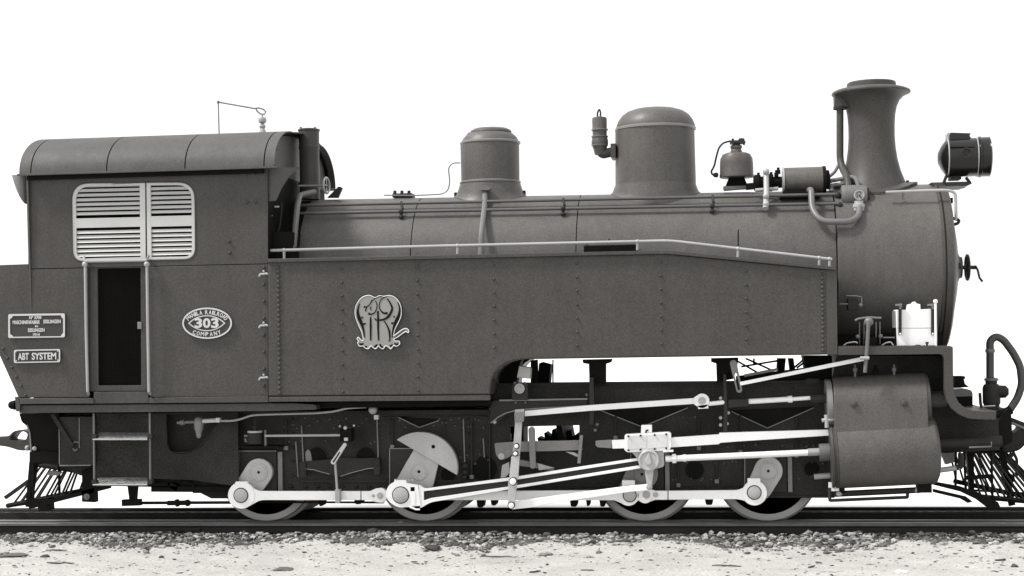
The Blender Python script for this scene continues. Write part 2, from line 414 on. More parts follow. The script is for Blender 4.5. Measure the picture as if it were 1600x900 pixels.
for a in [
    ('twig', 'twig', 94, 882, 44, 2.6, 'long thin straight twig on the sand at the far left', CLOD, GT, .0, True),
    ('twig', 'twig', 88, 863, 34, 2.2, 'thin broken twig just above the dark clod at the left', CLOD, GT, .1, True),
    ('twig', 'twig', 775, 870, 52, 2.2, 'thin long twig on the sand below the combination lever', CLOD, GT, .02, True),
    ('twig', 'twig', 836, 895, 20, 3.2, 'short tilted twig at the bottom edge, centre of the picture', CLOD, GT, .6, True),
    ('twig', 'twig', 918, 893, 22, 2.4, 'short level twig near the bottom, right of the centre', CLOD, GT, -.15, True),
    ('twig', 'twig', 1135, 884, 46, 2.4, 'pale-grey curved twig on the sand below the right-hand driving wheels', CLOD, GT, -.2, True),
    ('twig', 'twig', 1268, 887, 18, 3.0, 'stubby dark twig slanting up under the twin cylinders', CLOD, GT, .9, True),
    ('twig', 'twig', 1279, 879, 13, 2.4, 'tiny twig slanting down under the twin cylinders', CLOD, GT, -.8, True),
    ('twig', 'twig', 1563, 876, 20, 4.0, 'thick dark twig on the sand at the far right', CLOD, GT, .5, True),
    ('earth_clod', 'clod', 71, 870, 15, 6, 'dark crumbly clod above the long straight twig', CLOD, GC),
    ('earth_clod', 'clod', 20, 869, 40, 5, 'wide low patch-like clod at the left edge', CLOD, GC),
    ('earth_clod', 'clod', 676, 860, 27, 8, 'largest dark clod, at the gravel edge below the counterweight', CLOD, GC),
    ('earth_clod', 'clod', 1176, 855, 13, 8, 'dark lump at the gravel edge below the rightmost driving wheel', CLOD, GC),
    ('earth_clod', 'clod', 1291, 866, 9, 8, 'upright dark lump alone on the sand below the cylinders', CLOD, GC),
    ('earth_clod', 'clod', 1585, 885, 11, 7, 'dark clod at the bottom right corner', CLOD, GC),
    ('earth_clod', 'clod', 1262, 845, 11, 5, 'small clod in the gravel left of the cylinders', CLOD, GC),
    ('earth_clod', 'clod', 1588, 855, 12, 5, 'small clod near the right edge close to the rail', CLOD, GC),
    ('wood_chip', 'wood chip', 443, 890, 33, 6, 'flat dark pointed chip at the bottom, left of the centre', CLOD),
    ('wood_chip', 'wood chip', 852, 867, 20, 4, 'flat grey chip on the sand left of the third driving wheel', GREY),
    ('flat_stone', 'stone', 1410, 894, 21, 6, 'flat pale oval stone at the bottom edge on the right', PALE, GS),
    ('round_stone', 'stone', 539, 840, 12, 9, 'round whitish boulder in the gravel beneath the coupling rod joint', PALE, GS),
    ('flat_stone', 'stone', 660, 836, 14, 4, 'flat white stone against the front rail under the second wheel', PALE, GS),
    ('round_stone', 'stone', 158, 845, 9, 8, 'small white stone in the gravel under the cab steps', PALE, GS),
    ('round_stone', 'stone', 175, 836, 16, 9, 'dark grey rock leaning on the rail under the cab steps', STONE, GS),
    ('round_stone', 'stone', 252, 871, 8, 5, 'small dark stone alone on the sand below the brake rod clevis', CLOD, GS),
    ('round_stone', 'stone', 920, 836, 16, 8, 'grey rock in the gravel left of the third wheel', STONE, GS),
    ('round_stone', 'stone', 855, 884, 6, 4, 'tiny dark pebble at the bottom right of the flat grey chip', CLOD, GS),
]: litter(*a)
x, y = pt(625, 817, -.69).x, -.69
mb = MB(); stone(mb, x, y, -.05, .055, .9, True); o = obj('white_rock', mb, PALE, label='bright white rock wedged between the two near rails'); o['category'] = 'stone'

# ================================================================== the locomotive
L0 = thing('steam_locomotive', 'dark grey rack tank locomotive number 303 with white side rods', 'locomotive', (-2.2, 0, 0))
YT, YC = -1.30, -1.25                          # tank side, cab side
SMALL = ('bolt', 'nuts', 'lettering', 'screws', 'rivet', 'plugs', 'stud')       # too small to pick apart: joined
SPLIT = {'oil_pipes', 'beam_hanger', 'sand_pipes', 'pipe_clamp', 'beam_edge', 'axlebox_edge', 'brake_rigging', 'cross_stay', 'gauge_cock', 'headlight_legs',
         'headlight_bands', 'step_bolt', 'box_edge', 'box_hasp', 'pilot_stay', 'pilot_brace', 'brake_beam', 'lubricator', 'drain_cock', 'pipe_plug', 'oil_cups',
         'monogram_inlay', 'plate_digits', 'bracket_flange', 'chest_ribs', 'lubricator_tap', 'clip_knob', 'coupling_hook', 'trap_outlet'}
ONE = {'oil_pipes': 'oil_pipe', 'sand_pipes': 'sand_pipe', 'headlight_legs': 'headlight_leg', 'headlight_bands': 'headlight_band', 'oil_cups': 'oil_cup', 'plate_digits': 'plate_digit', 'chest_ribs': 'chest_rib'}
def part(name, mb, m, parent=L0, bevel=0.0, **k):
    if name in SPLIT and len(mb.p) > 1:
        for v0, f0, v1, f1 in mb.p:
            q = MB(); q.v = mb.v[v0:v1]; q.f = [tuple(i - v0 for i in f) for f in mb.f[f0:f1]]; o = obj(ONE.get(name, name), q, m, parent, bevel, **k)
        return o
    if any(w_ in name for w_ in SMALL) and len(mb.p) > 1: k.setdefault('kind', 'stuff')
    return obj(name, mb, m, parent, bevel, **k)
def cx(v, Y, u): return pt(u, v, Y).x
# ---------------------------------------------------------------- cab and bunker
def seam_v(u): return 422 + (413 - 422) * u / 415.0
win = fil([(111, 286, 30), (305, 284, 30), (306, 405, 20), (113, 409, 20)], 8)
cab = part('cab_side', MB().poly([(44, 268), (418, 256), (418.5, seam_v(418) - 1.2), (44, seam_v(44) - 1.2)], YC, YC + .02, [win]), PAINT, bevel=.002)
door_hole = [(145, seam_v(145) - .5), (231, seam_v(231) - .5), (232, 611), (146, 611)]
bunk = part('bunker_side', MB().poly([(-70, 416.5), (44, 412.6), (44, seam_v(44)), (137, seam_v(137)), (139, 620.8), (29, 621.2), (-4, 548), (-70, 548)], YC - .004, YC + .02), PAINT, bevel=.003)
part('cab_lower_panel', MB().poly([(232, seam_v(232)), (419, seam_v(419)), (419, 620), (235, 620.5)], YC - .004, YC + .02), PAINT, bevel=.003)
part('floor_angle', MB().poly([(29, 622.6), (146, 622), (146, 630.5), (30, 631.5)], YC - .03, YC + .05), PAINT, bevel=.003)
part('floor_angle', MB().poly([(232, 621.6), (419, 619.4), (419, 628.6), (232, 630)], YC - .03, YC + .05), PAINT, bevel=.003)
part('door_sill', MB().poly([(146.4, 612.5), (231.6, 612), (231.6, 629.8), (146.4, 630.6)], YC - .012, YC + .05), PAINT, bevel=.003)
RB0 = .80; xf = cx(300, YC, 418.2)
X0, X1 = cx(300, YC, 44), cx(300, YC, 417.5)
zt, zb = pt(200, 300, YC).z + .3, pt(100, 630, YC).z
part('cab_far_side', MB().wbox(X0, X1, 1.06, 1.08, zb, pt(200, 262, YC).z), PAINT)
part('bunker_body', MB().poly([(-70, 418), (44, 414), (44, 622), (31, 622), (-2, 549), (-70, 549)], YC + .021, -YC), PAINT)
part('cab_floor', MB().wbox(X0, X1, -1.2, 1.2, zb - .02, zb + .06), IRON)
# door
dr = part('door', MB().poly([(134, 409), (236, 407), (236.5, 611), (136, 611.5)], YC + .024, YC + .05, [fil([(152, 419.5, 2), (219.5, 418.5, 2), (220.5, 602, 2), (153.5, 602.5, 2)], 3)]), PAINT, bevel=.003)
mesh_mb = MB().poly([(150, 417), (222, 416), (223, 604), (151, 605)], YC + .056, YC + .06)
part('mesh_screen', mesh_mb, MESH, dr)
wires = MB()
for i in range(24): wires.poly([(151 + i*3, 417), (151.5 + i*3, 417), (152 + i*3, 604), (151.5 + i*3, 604)], YC + .052, YC + .055)
for i in range(60): wires.poly([(151, 418 + i*3.1), (222, 417 + i*3.1), (222, 417.5 + i*3.1), (151, 418.5 + i*3.1)], YC + .0515, YC + .0545)
part('screen_wires', wires, IRON, dr, kind='stuff')
part('latch', MB().box(214.5, 503, 221, 514, YC + .012, YC + .03), GREY, dr, .003)
# shutters
def shutter(u0, u1, vt, fr, rail_, tops, bots, s0, s1):
    def on(v, u): return v - .022 * (u - u0)
    f = part('shutter', MB().poly(fr[0], YC + .004, YC + .024, fr[1:]), CREAM, bevel=.002)
    part('middle_rail', MB().poly([(s0, on(rail_[0], s0)), (s1, on(rail_[0], s1)), (s1, on(rail_[1], s1)), (s0, on(rail_[1], s0))], YC + .006, YC + .02), CREAM, f, .002)
    for v in tops + bots:
        a, b = pt(s0, on(v, s0), YC + .01), pt(s1, on(v, s1), YC + .01)
        mbx = MB(); h = .0175; yy = YC + .008
        vs = [(a.x, yy, a.z - h), (b.x, yy, b.z - h), (b.x, yy + .006, b.z - h), (a.x, yy + .006, a.z - h),
              (a.x, yy + .022, a.z + h * .85), (b.x, yy + .022, b.z + h * .85), (b.x, yy + .028, b.z + h * .85), (a.x, yy + .028, a.z + h * .85)]
        mbx.add(vs, [(0, 1, 5, 4), (3, 2, 6, 7), (0, 1, 2, 3), (4, 5, 6, 7), (0, 3, 7, 4), (1, 2, 6, 5)])
        part('slat', mbx, CREAM, f)
fl = [fil([(112.5, 287, 28), (226.4, 285, 1), (227.5, 405.5, 1), (114, 408.5, 19)], 8), fil([(118, 291.5, 24), (218, 289.5, 0), (219.5, 401.5, 0), (119.5, 404, 13)], 8)]
frr = [fil([(228.8, 285, 1), (303.5, 285, 28), (304.5, 404.5, 19), (230, 405.5, 1)], 8), fil([(235, 289.5, 0), (299, 289, 24), (300, 400.5, 13), (236.5, 401.5, 0)], 8)]
shutter(112, 227, 287, fl, (341.5, 356.5), [290.5 + 7.25*i for i in range(7)], [363 + 7.2*i for i in range(6)], 117.5, 219.8)
shutter(229, 304, 285, frr, (338, 354.5), [287.5 + 7.25*i for i in range(7)], [360.5 + 7.2*i for i in range(6)], 234.5, 300.6)
part('cab_dark_sheet', MB().box(100, 275, 315, 418, YC + .09, YC + .11), IRON)  # black sheet added behind the slats for the shade inside the cab
fr_mb = MB(); wr = [(a, b) for a, b in win]; wr.append(wr[0]); fr_mb.ptube(wr, YC - .001, 1.1, 6)
part('window_beading', fr_mb, PAINT)
# handrails of the door
hr = part('door_handrail', MB().ptube([(133, 413, YC - .07), (134.6, 520, YC - .07), (137, 612, YC - .07), (138.5, 616, YC)], YC, 2.3), RAILB)
part('knob', MB().ball(pt(132.6, 413, YC - .07), .03), RAILB, hr)
hr = part('door_handrail', MB().ptube([(229.5, 413, YC - .07), (231, 520, YC - .07), (232.6, 612, YC - .07), (235, 616, YC)], YC, 2.3), RAILB)
part('knob', MB().ball(pt(229.4, 413, YC - .07), .03), RAILB, hr)
part('sill_rail', MB().ptube([(131, 402, YC - .02), (133, 408, YC - .07), (229, 406.5, YC - .07), (232, 400, YC - .02)], YC, 2.5), RAILB)
# rivets and clips on the cab
rv = MB()
for u, v in [(384, 273), (397, 272), (386, 316), (400, 315), (358, 377), (359, 395)] + [(412.5, 417.5 + i * 26.5) for i in range(8)] + \
    [(5 + i*7, 545 + i*14.5) for i in range(6)] + [(118, 316), (122, 359), (374, 395)][:0]: rv.rivet(u, v, YC - .002, 2.4)
part('rivets', rv, PAINT, cab, kind='stuff')
for v in (428, 508.5, 590):
    c = part('clip', MB().ptube([(405, v + 4), (406.5, v), (411, v + .5), (417, v - 1)], YC - .03, 1.7, bend=4), RAILB)
    c2 = MB(); c2.ball(pt(412, v - 4, YC - .025), .013); c2.ball(pt(417.5, v, YC - .03), .013); part('clip_knob', c2, RAILB, c)
# roof
AF = 1.17                                     # half width on the far side
def roof_prof(off, ze, zc, a=1.36):
    P = []; rc = .74
    for k in range(13):
        t = pi - (pi/2) * k / 12; P.append((-(a - rc) + (rc - off) * cos(t), ze + (zc - .045 - ze - off) * sin(t)))
    for k in range(1, 8): 
        y = -(a - rc) + (a - rc) * k / 8; P.append((y, zc - off - .045 * (y / (a - rc)) ** 2))
    return P + [(0, zc - off)] + [(-y * AF / a, z) for y, z in reversed(P)]
ZE = pt(222, 265.5, -1.36).z; ZC = pt(270, 213.5, -.25).z
xr0, xr1 = pt(30, 270, -1.36).x, pt(428.5, 259, -1.36).x
roof = part('cab_roof', MB().xprism(roof_prof(.014, ZE + .01, ZC) + [(y, z) for y, z in reversed(roof_prof(.035, ZE + .01, ZC))], xr0 + .01, xr1 - .07), IRON)
cuts = [xr0] + [pt(u, 266, -1.36).x for u in (48, 166.5, 289, 412.5)] + [xr1]
for i, (a, b) in enumerate(zip(cuts, cuts[1:])):
    e = .0065
    part('roof_panel', MB().xprism(roof_prof(0, ZE, ZC) + [(y, z) for y, z in reversed(roof_prof(.012, ZE, ZC))], a + (e if i else 0), b - (e if i < 4 else 0)), ROOF, roof)
part('gutter', MB().wbox(xr0 - .02, xr1 + .03, -1.372, -1.345, ZE - .022, ZE - .002), ROOF, roof, .003)
part('gutter', MB().wbox(xr0 - .02, xr1 + .03, AF - .015, AF + .012, ZE - .022, ZE - .002), ROOF, roof, .003)
part('roof_lining', MB().wbox(xr0 + .05, xf - .03, -1.3, AF - .05, ZE - .06, ZE - .02), IRON, roof)
rp = roof_prof(.04, ZE, ZC); xf = cx(300, YC, 418.2)
part('cab_front', MB().xprism([(-1.24, ZE - .03)] + rp[2:-2] + [(1.06, ZE - .03)], xf - .02, xf), PAINT)
part('shaded_front_wall', MB().wbox(xf - .02, xf - .002, -1.235, 1.06, 1.6, ZE - .031), IRON)  # lower front wall in black: shade under the hood put into its colour
part('cab_back', MB().xprism([(-1.24, 1.6)] + rp[2:-2] + [(1.06, 1.6)], X0, X0 + .02), PAINT)
rv = MB()
for y, z in ((-1.02, .12), (-.92, .22), (-.98, .05), (-1.08, .02)): rv.lathe([(.016, 0), (.01, .012), (0, .014)], Vector((xf, y, ZE + z)), Vector((1, 0, 0)), 7)
part('front_rivets', rv, PAINT, kind='stuff')
# side window hoods (curved sheet)
def hood(path_top, path_bot, Ys, m=PAINT):
    mbh = MB(); n = len(path_top); vs = []
    for (a, b), (c, d), y in zip(path_top, path_bot, Ys): vs += [pt(a, b, y), pt(c, d, y)]
    k = len(vs); vs2 = [v + Vector((0, .012, 0)) for v in vs]
    fs = [(2*i, 2*i + 2, 2*i + 3, 2*i + 1) for i in range(n - 1)]; fs += [tuple(k + q for q in reversed(f)) for f in fs]
    ring = [2*i for i in range(n)] + [2*i + 1 for i in reversed(range(n))]
    fs += [(ring[i], ring[(i+1) % len(ring)], ring[(i+1) % len(ring)] + k, ring[i] + k) for i in range(len(ring))]
    return mbh.add(vs + vs2, fs)
part('window_hood', hood([(418.5, 262.5), (430, 262), (443, 261.8), (456, 261.6), (468, 261.3)], [(419, 314.5), (431, 313.5), (441, 292), (453, 274), (468, 262.5)], [-1.22, -1.25, -1.24, -1.2, -1.12]), ROOF)
part('window_hood', hood([(42.5, 274), (38, 273.8), (34, 273.6), (30, 273.5), (26, 273.4), (22, 273.3), (18.5, 273.2)], [(42.5, 319), (38.5, 318), (34.5, 313.5), (30, 306), (26, 297), (22, 286), (18.8, 275)], [-1.22, -1.255, -1.27, -1.275, -1.265, -1.235, -1.18]), PIPE)
# whistle on the roof
wh = part('whistle', MB().zl(410, [(6, 210), (5.6, 206), (3.6, 201), (5, 198), (4.4, 195), (2.2, 193.5), (6, 191), (6.8, 187.5), (5.5, 184), (1.5, 183), (1.5, 178), (0, 177.5)], -.1, 18), RAILB)
part('whistle_lever', MB().ptube([(341, 159.5), (398, 169.5), (404, 168.5), (412, 171), (415.5, 175), (413, 178.5), (407, 178), (402, 174), (400, 170)], -.1, 1.25), GREY, wh)
part('whistle_rod', MB().ptube([(341, 158.5), (342.5, 214)], -.1, 1.1), GREY, wh)
obj('rod_socket', MB().ball(pt(341, 159.5, -.1), .018), GREY, wh); 
# ventilator / valve column in front of the cab
vc = part('valve_column', MB().zl(483, [(15.5, 312), (15.5, 234), (16.4, 232), (16.4, 229), (15.6, 228), (16, 206), (17.2, 204.5), (17.2, 202.5), (14.5, 201.5), (0, 200)], -.12, 32), PAINT)
part('column_ring', MB().zl(483, [(16.8, 291.5), (17.2, 290), (17.2, 288), (16.8, 286.5)], -.12, 32), PAINT, vc)
nb = MB()
for u in (470, 492): nb.zl(u, [(2, 202.5), (2, 198.5), (0, 198)], -.12, 6)
part('column_nuts', nb, GREY, vc)
hw = MB(); cw = pt(510, 290, -.22); hwr = .085
hw.tube([cw + Vector((0.012 * cos(t), hwr * cos(t), hwr * sin(t))) for t in [2*pi*i/20 for i in range(21)]], .011, 8)
for t in (0, pi/2): hw.cyl(cw + Vector((0, -hwr*cos(t), -hwr*sin(t))), cw + Vector((0, hwr*cos(t), hwr*sin(t))), .007, seg=6)
hwp = part('hand_wheel', hw, RAILB)
part('spindle', MB().cyl(pt(466, 290.5, -.3), cw + Vector((.02, 0, 0)), .012), GREY, hwp)
part('whistle_flap', MB().poly(fil([(511, 309), (529, 291, 3), (535, 293, 3), (528, 309)], 3), -.12, -.08), DARK)
pf = MB(); pf.ptube([(492, 300, -.35), (482, 302, -.42), (468, 305, -.55), (464.5, 322, -.8), (462, 350, -.9), (459, 386, -.95)], -.6, 4.6, 10, 9)
part('feed_pipe', pf, PIPE)
part('feed_pipe', MB().ptube([(419, 382.5, -1.0), (440, 382.5, -1.0), (452, 386, -1.0), (461, 388, -1.0)], -1, 4, 10, 6), PIPE)
part('drain_hose', MB().ptube([(422, 312), (423, 335), (428, 360), (432, 369), (437, 355), (440, 330), (440, 316)], -.95, 1.4, 8, 8), DARK)
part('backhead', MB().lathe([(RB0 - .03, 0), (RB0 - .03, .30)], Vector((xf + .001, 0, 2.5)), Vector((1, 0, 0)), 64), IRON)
part('hood_shade_block', MB().wbox(xf + .001, pt(463, 390, -.9).x, -1.1, -.3, 2.3, 3.0), IRON)  # black block added to hold the shade under the hood
cl = MB(); cl.ptube([(421, 336, -1.1), (425, 338, -1.1)], -1.1, 1.6, 6); cl.ptube([(428, 323, -1.0), (436, 323, -1.0)], -1, 1.6, 6)
part('gauge_cock', cl, LETTER)

# ---------------------------------------------------------------- boiler
def axis_pt(u, vtop, R):
    p = pt(u, vtop, -.08 * R); return Vector((p.x, 0, p.z - R * .9968))
RB, RS = .815, .86
A0, A1 = axis_pt(470, 312.5, RB), axis_pt(1306, 297.5, RB)
ad = (A1 - A0).normalized()
def ax(u, v=330, Y=-.5): return A0 + ad * ((pt(u, v, Y).x - A0.x) / ad.x)
bo = part('boiler', MB().lathe([(RB - .01, 0), (RB - .01, (A1 - A0).length + .5)], A0 - ad * .3, ad, 96), IRON)
seams = [ax(464, 350, -.8), ax(641.5, 350, -.75), ax(899.5, 350, -.75), ax(1307.5, 400, -.8)]
for i, (a, b) in enumerate(zip(seams, seams[1:])):
    l = (b - a).length; part('boiler_cladding', MB().lathe([(RB - .02, .004), (RB, .005), (RB, l - .005), (RB - .02, l - .004)], a, ad, 128), CLAD, bo)
S0, S1 = ax(1307.5, 400, -.8), None
xs_end = pt(1475, 420, -RS).x
sl_ = (xs_end - S0.x) / ad.x
sb = part('smokebox', MB().lathe([(RB - .02, .006), (RS - .006, .007), (RS, .012), (RS, sl_ - .002)], S0, ad, 128), CLAD)
E = S0 + ad * sl_
part('smokebox_ring', MB().lathe([(RS - .01, -.012), (RS + .014, -.004), (RS + .014, .014), (RS - .012, .016), (RS - .012, .03), (RS + .008, .034), (RS + .008, .10), (RS - .02, .118), (RS - .10, .12), (0, .12)], E, ad, 128), PAINT, sb)
dz = pt(1497, 421, 0)
part('smokebox_door', MB().lathe([(RS - .11, .115), (RS - .12, .135), (.42, .205), (.2, .245), (.13, .27), (.11, .285), (.11, .30), (.0, .31)], E, ad, 96), PAINT, sb)
hc = E + ad * .36
h_ = MB(); h_.tube([hc + Vector((0, .125*cos(t), .125*sin(t))) for t in [2*pi*i/28 for i in range(29)]], .014, 8)
for t in (.4, .4 + pi/3, .4 + 2*pi/3): h_.cyl(hc + Vector((0, -.12*cos(t), -.12*sin(t))), hc + Vector((0, .12*cos(t), .12*sin(t))), .008, seg=6)
part('door_hand_wheel', h_, DARK, sb)
part('door_spindle', MB().cyl(E + ad*.29, E + ad*.45, .02), DARK, sb)
part('door_handle', MB().tube([E + ad*.44 + Vector((0, -.02, .01)), E + ad*.455 + Vector((0, -.05, -.03)), E + ad*.465 + Vector((0, -.09, -.11)), E + ad*.49 + Vector((0, -.11, -.15))], .011, 8), DARK, sb)
part('door_hinge', MB().poly(fil([(1487, 411, 2), (1500, 410, 2), (1503, 420, 2), (1486, 420)], 3), -.35, -.30), DARK, sb)
part('hinge_bracket', MB().box(1482, 309, 1489, 317, -.35, -.2), IRON, sb)
part('lamp_iron', MB().ptube([(1486, 352), (1497, 349), (1499, 344), (1489, 341)], -.4, 2.4, 8, 3), DARK, sb)
# smokebox handrail
shr = part('smokebox_handrail', MB().ptube([(1384, 300.5, -.62), (1430, 298.5, -.62), (1478, 297, -.62), (1493, 300, -.62), (1494, 341, -.62)], -.62, 2.4, 10, 16), RAILB)
part('handrail_post', MB().ptube([(1411, 300, -.62), (1411, 311, -.58)], -.62, 2.2, 8), GREY, shr)
part('handrail_post', MB().ptube([(1494, 342, -.62), (1484, 342, -.5)], -.62, 2.2, 8), RAILB, shr)
# boiler-side rods
def barrel_y(zrel, R=RB, off=.0): return -math.sqrt(max(.0, (R + off) ** 2 - min(zrel, R) ** 2))
def side_rod(name, va, vb, ua, ub, Y, r, m):
    return part(name, MB().cyl(pt(ua, va, Y), pt(ub, vb, Y), r), m)
def rod_y(u, v, off):
    y = -.5
    for _ in range(6): y = -math.sqrt(max(.01, (RB + off)**2 - (pt(u, v, y).z - ax(u).z)**2))
    return y
Y1r, Y2r = rod_y(900, 312, .065), rod_y(900, 325.5, .055)
k1 = side_rod('control_rod', 321, 303.5, 468, 1306, Y1r, .017, RODP); k2 = side_rod('control_rod', 333.5, 318, 468, 1310, Y2r, .017, RODP)
for u in (627, 880, 1113):
    va = 321 + (303.5 - 321) * (u - 468) / 838; vb = 333.5 + (318 - 333.5) * (u - 468) / 842
    b = MB(); b.ptube([(u, va - 2, Y1r), (u + 2, va + 9, Y2r + .05)], Y1r, 2.2, 8); b.zl(u, [(2.2, vb + 3), (2.5, vb + 6), (4.4, vb + 8), (3.4, vb + 11), (0, vb + 11.5)], Y2r, 10)
    b.ball(pt(u, vb, Y2r), .03); part('rod_bracket', b, DARK)
b = MB(); b.ptube([(1197, 268, -.40), (1197.5, 300, -.50), (1196, 326, -.66)], -.5, 4.4, 12)
for v in (268, 306, 319): b.ball(pt(1197, v, -.44 - (v-268)*.004), .034)
part('lever_link', b, RAILB)
# feed pipe from the sand dome
sp = MB(); sp.ptube([(757.5, 292, -.33), (757.5, 318, -.50), (755, 340, -.70), (752, 366, -.84), (750.5, 404, -.9)], -.6, 4.3, 10, 12)
sandp = part('sand_pipe', sp, PIPE)
part('pipe_flange', MB().poly(fil([(745.5, 293, 3), (757, 288, 3), (768, 293, 3), (764, 297, 2), (750, 297, 2)], 3), -.44, -.36), PIPE, sandp)
# sand dome
sd = part('sand_dome', MB().zl(766, [(45.6, 330), (45.6, 284), (46, 228), (45.4, 224)], 0, 72), CLAD)
bodyk = m_px(766, 300, 0)
# saddle that follows the barrel
def saddle(u, r0, r1, vt, thick, lift=.006):
    c = pt(u, vt, 0); k = m_px(u, vt, 0); mbz = MB(); n = 72; a = []
    for j, rr in enumerate((r0, (r0*.6 + r1*.4), (r0*.3 + r1*.7), r1)):
        t = j / 3
        for i in range(n):
            th = 2*pi*i/n; x = c.x + rr*k*cos(th); y = rr*k*sin(th)
            axz = A0.z + (x - A0.x) * ad.z / ad.x
            zs = axz + math.sqrt(max(0.01, RB**2 - y*y)) + lift
            a.append((x, y, c.z * (1 - t)**2.2 + zs * (1 - (1 - t)**2.2)))
    fs = [(j*n + i, j*n + (i+1) % n, (j+1)*n + (i+1) % n, (j+1)*n + i) for j in range(3) for i in range(n)]
    lo = [(x, y, z - thick) for x, y, z in a[3*n:]]; a += lo
    fs += [(3*n + i, 3*n + (i+1) % n, 4*n + (i+1) % n, 4*n + i) for i in range(n)]
    return mbz.add(a, fs)
part('dome_saddle', saddle(766, 46.6, 57, 286, .03), CLAD, sd)
part('dome_band', MB().zl(766, [(46.5, 287.6), (48, 286.6), (48, 284.4), (46, 283.4)], 0, 72), BAND, sd)
part('dome_band', MB().zl(766, [(46, 226), (47.4, 225), (47.4, 222.6), (45.5, 221.6)], 0, 72), BAND, sd)
part('dome_top', MB().zl(766, [(45, 223), (42, 216), (37, 211), (33, 208.6), (32, 208.2)], 0, 72), CLAD, sd)
part('dome_lid', MB().zl(767, [(31, 209.5), (32.5, 207.6), (31.6, 204.5), (26, 201.4), (14, 200), (0, 199.6)], 0, 56), CLAD, sd)
part('lid_lever', MB().ptube([(741, 205, -.05), (732, 208, -.05), (722, 221, -.05)], -.05, 1.2, 6), GREY, sd)
db = MB()
for u, v in ((712, 303), (819, 300)): db.zl(u, [(2.8, v + 5), (2.8, v - 2), (0, v - 2.6)], 0, 6)
part('dome_bolts', db, DARK, sd)
part('sand_valve_wire', MB().ptube([(600, 305, -.1), (645, 305.5, -.1), (690, 303.5, -.1), (700, 298, -.1), (703, 285, -.1), (700.5, 262, -.1), (707, 254.5, -.1), (719, 254.5, -.1)], -.1, 1.1, 6, 8), GREY)
wp = MB(); wp.box(613, 302, 643, 308, -.1, .1)
for u in (617, 628, 639): wp.zl(u, [(3, 303), (2.4, 299.5), (2.6, 298), (0, 297.6)], -.05, 8)
part('wash_out_plugs', wp, DARK)
# steam dome
st = part('steam_dome', MB().zl(1024, [(62.6, 330), (62.6, 280), (62, 240), (61.6, 204)], 0, 84), CLAD)
part('dome_saddle', saddle(1024, 62.8, 70, 289, .012), CLAD, st)
part('dome_band', MB().zl(1024, [(61.5, 205), (63.2, 204), (63.2, 201), (62, 200)], 0, 84), BAND, st)
part('dome_cap', MB().zl(1024, [(61.8, 201.6), (61, 196), (58, 188.5), (52, 180.5), (44, 175), (32, 171), (18, 169), (0, 168.6)], 0, 84), CLAD, st)
# safety valve beside the steam dome
sv = part('safety_valve', MB().zl(937, [(8, 242), (10, 234), (12, 228), (13, 226), (13, 219.5), (12.2, 217), (12, 214), (11, 212.5), (11.5, 202.5), (12, 202), (11.4, 200), (11.6, 187), (11, 184), (6, 182.5), (0, 182)], -.05, 32), CLAD)
for v_ in (203, 213.5, 227): part('valve_ring', MB().zl(937, [(12, v_ + 1.3), (13.2, v_ + .8), (13.2, v_ - .8), (12, v_ - 1.3)], -.05, 32), PIPE, sv)
part('valve_loop', MB().ptube([(934, 191, -.05), (933.4, 176, -.05), (936.5, 170, -.05), (938.6, 176, -.05), (938, 182, -.05)], -.05, 1.5, 6, 3), DARK, sv)
part('valve_elbow', MB().ptube([(937, 234, -.05), (941, 241, -.05), (962, 236, -.05)], -.05, 7.5, 14, 6), PAINT, sv)
eb = MB(); eb.box(954, 224, 962, 246, -.2, .1); part('valve_flange', eb, PAINT, sv, .004)
# bell-shaped oil pot
bl = part('oil_pot', MB().zl(1150.5, [(25, 278), (26.5, 277), (26.5, 273.5), (26, 272), (25.8, 256), (25, 248), (21.5, 241.5), (16, 239), (9, 238.4), (9, 236), (7.6, 233.5), (9.2, 231), (9, 228), (6, 226), (4, 225.5), (4, 223), (0, 222.5)], -.05, 44), CLAD)
tp = MB(); tp.box(1140.5, 219, 1162, 223.4, -.12, .02); tp.zl(1158.5, [(5, 225), (5.6, 221), (4.4, 216.5), (0, 215.6)], -.05, 12); tp.zl(1145, [(2, 220), (2, 217), (0, 216)], -.05, 8); tp.ptube([(1161, 218, -.05), (1164, 222, -.05), (1162, 227, -.05)], -.05, 1.4, 6)
part('pot_yoke', tp, DARK, bl)
part('pot_pipe', MB().ptube([(1141, 220.5, -.05), (1130, 223, -.05), (1123, 231, -.05), (1119, 246, -.05), (1116, 260, -.05), (1111, 268, -.05), (1113, 273, -.05), (1119, 273.5, -.05)], -.05, 1.5, 8, 5), DARK, bl)
part('pipe_bulb', MB().lathe([(0, 0), (.015, .006), (.026, .025), (.026, .05), (.01, .06), (0, .06)], pt(1113.5, 273.6, -.05), Vector((1, 0, 0)), 12), DARK, bl)
lg = MB(); lg.poly([(1139, 277), (1163, 277), (1170, 294), (1131, 297)], -.08, .05); part('pot_stand', lg, IRON, bl)
lg = MB(); lg.box(1130, 290.5, 1166, 296, -.16, -.1); part('stand_foot', lg, PIPE, bl)
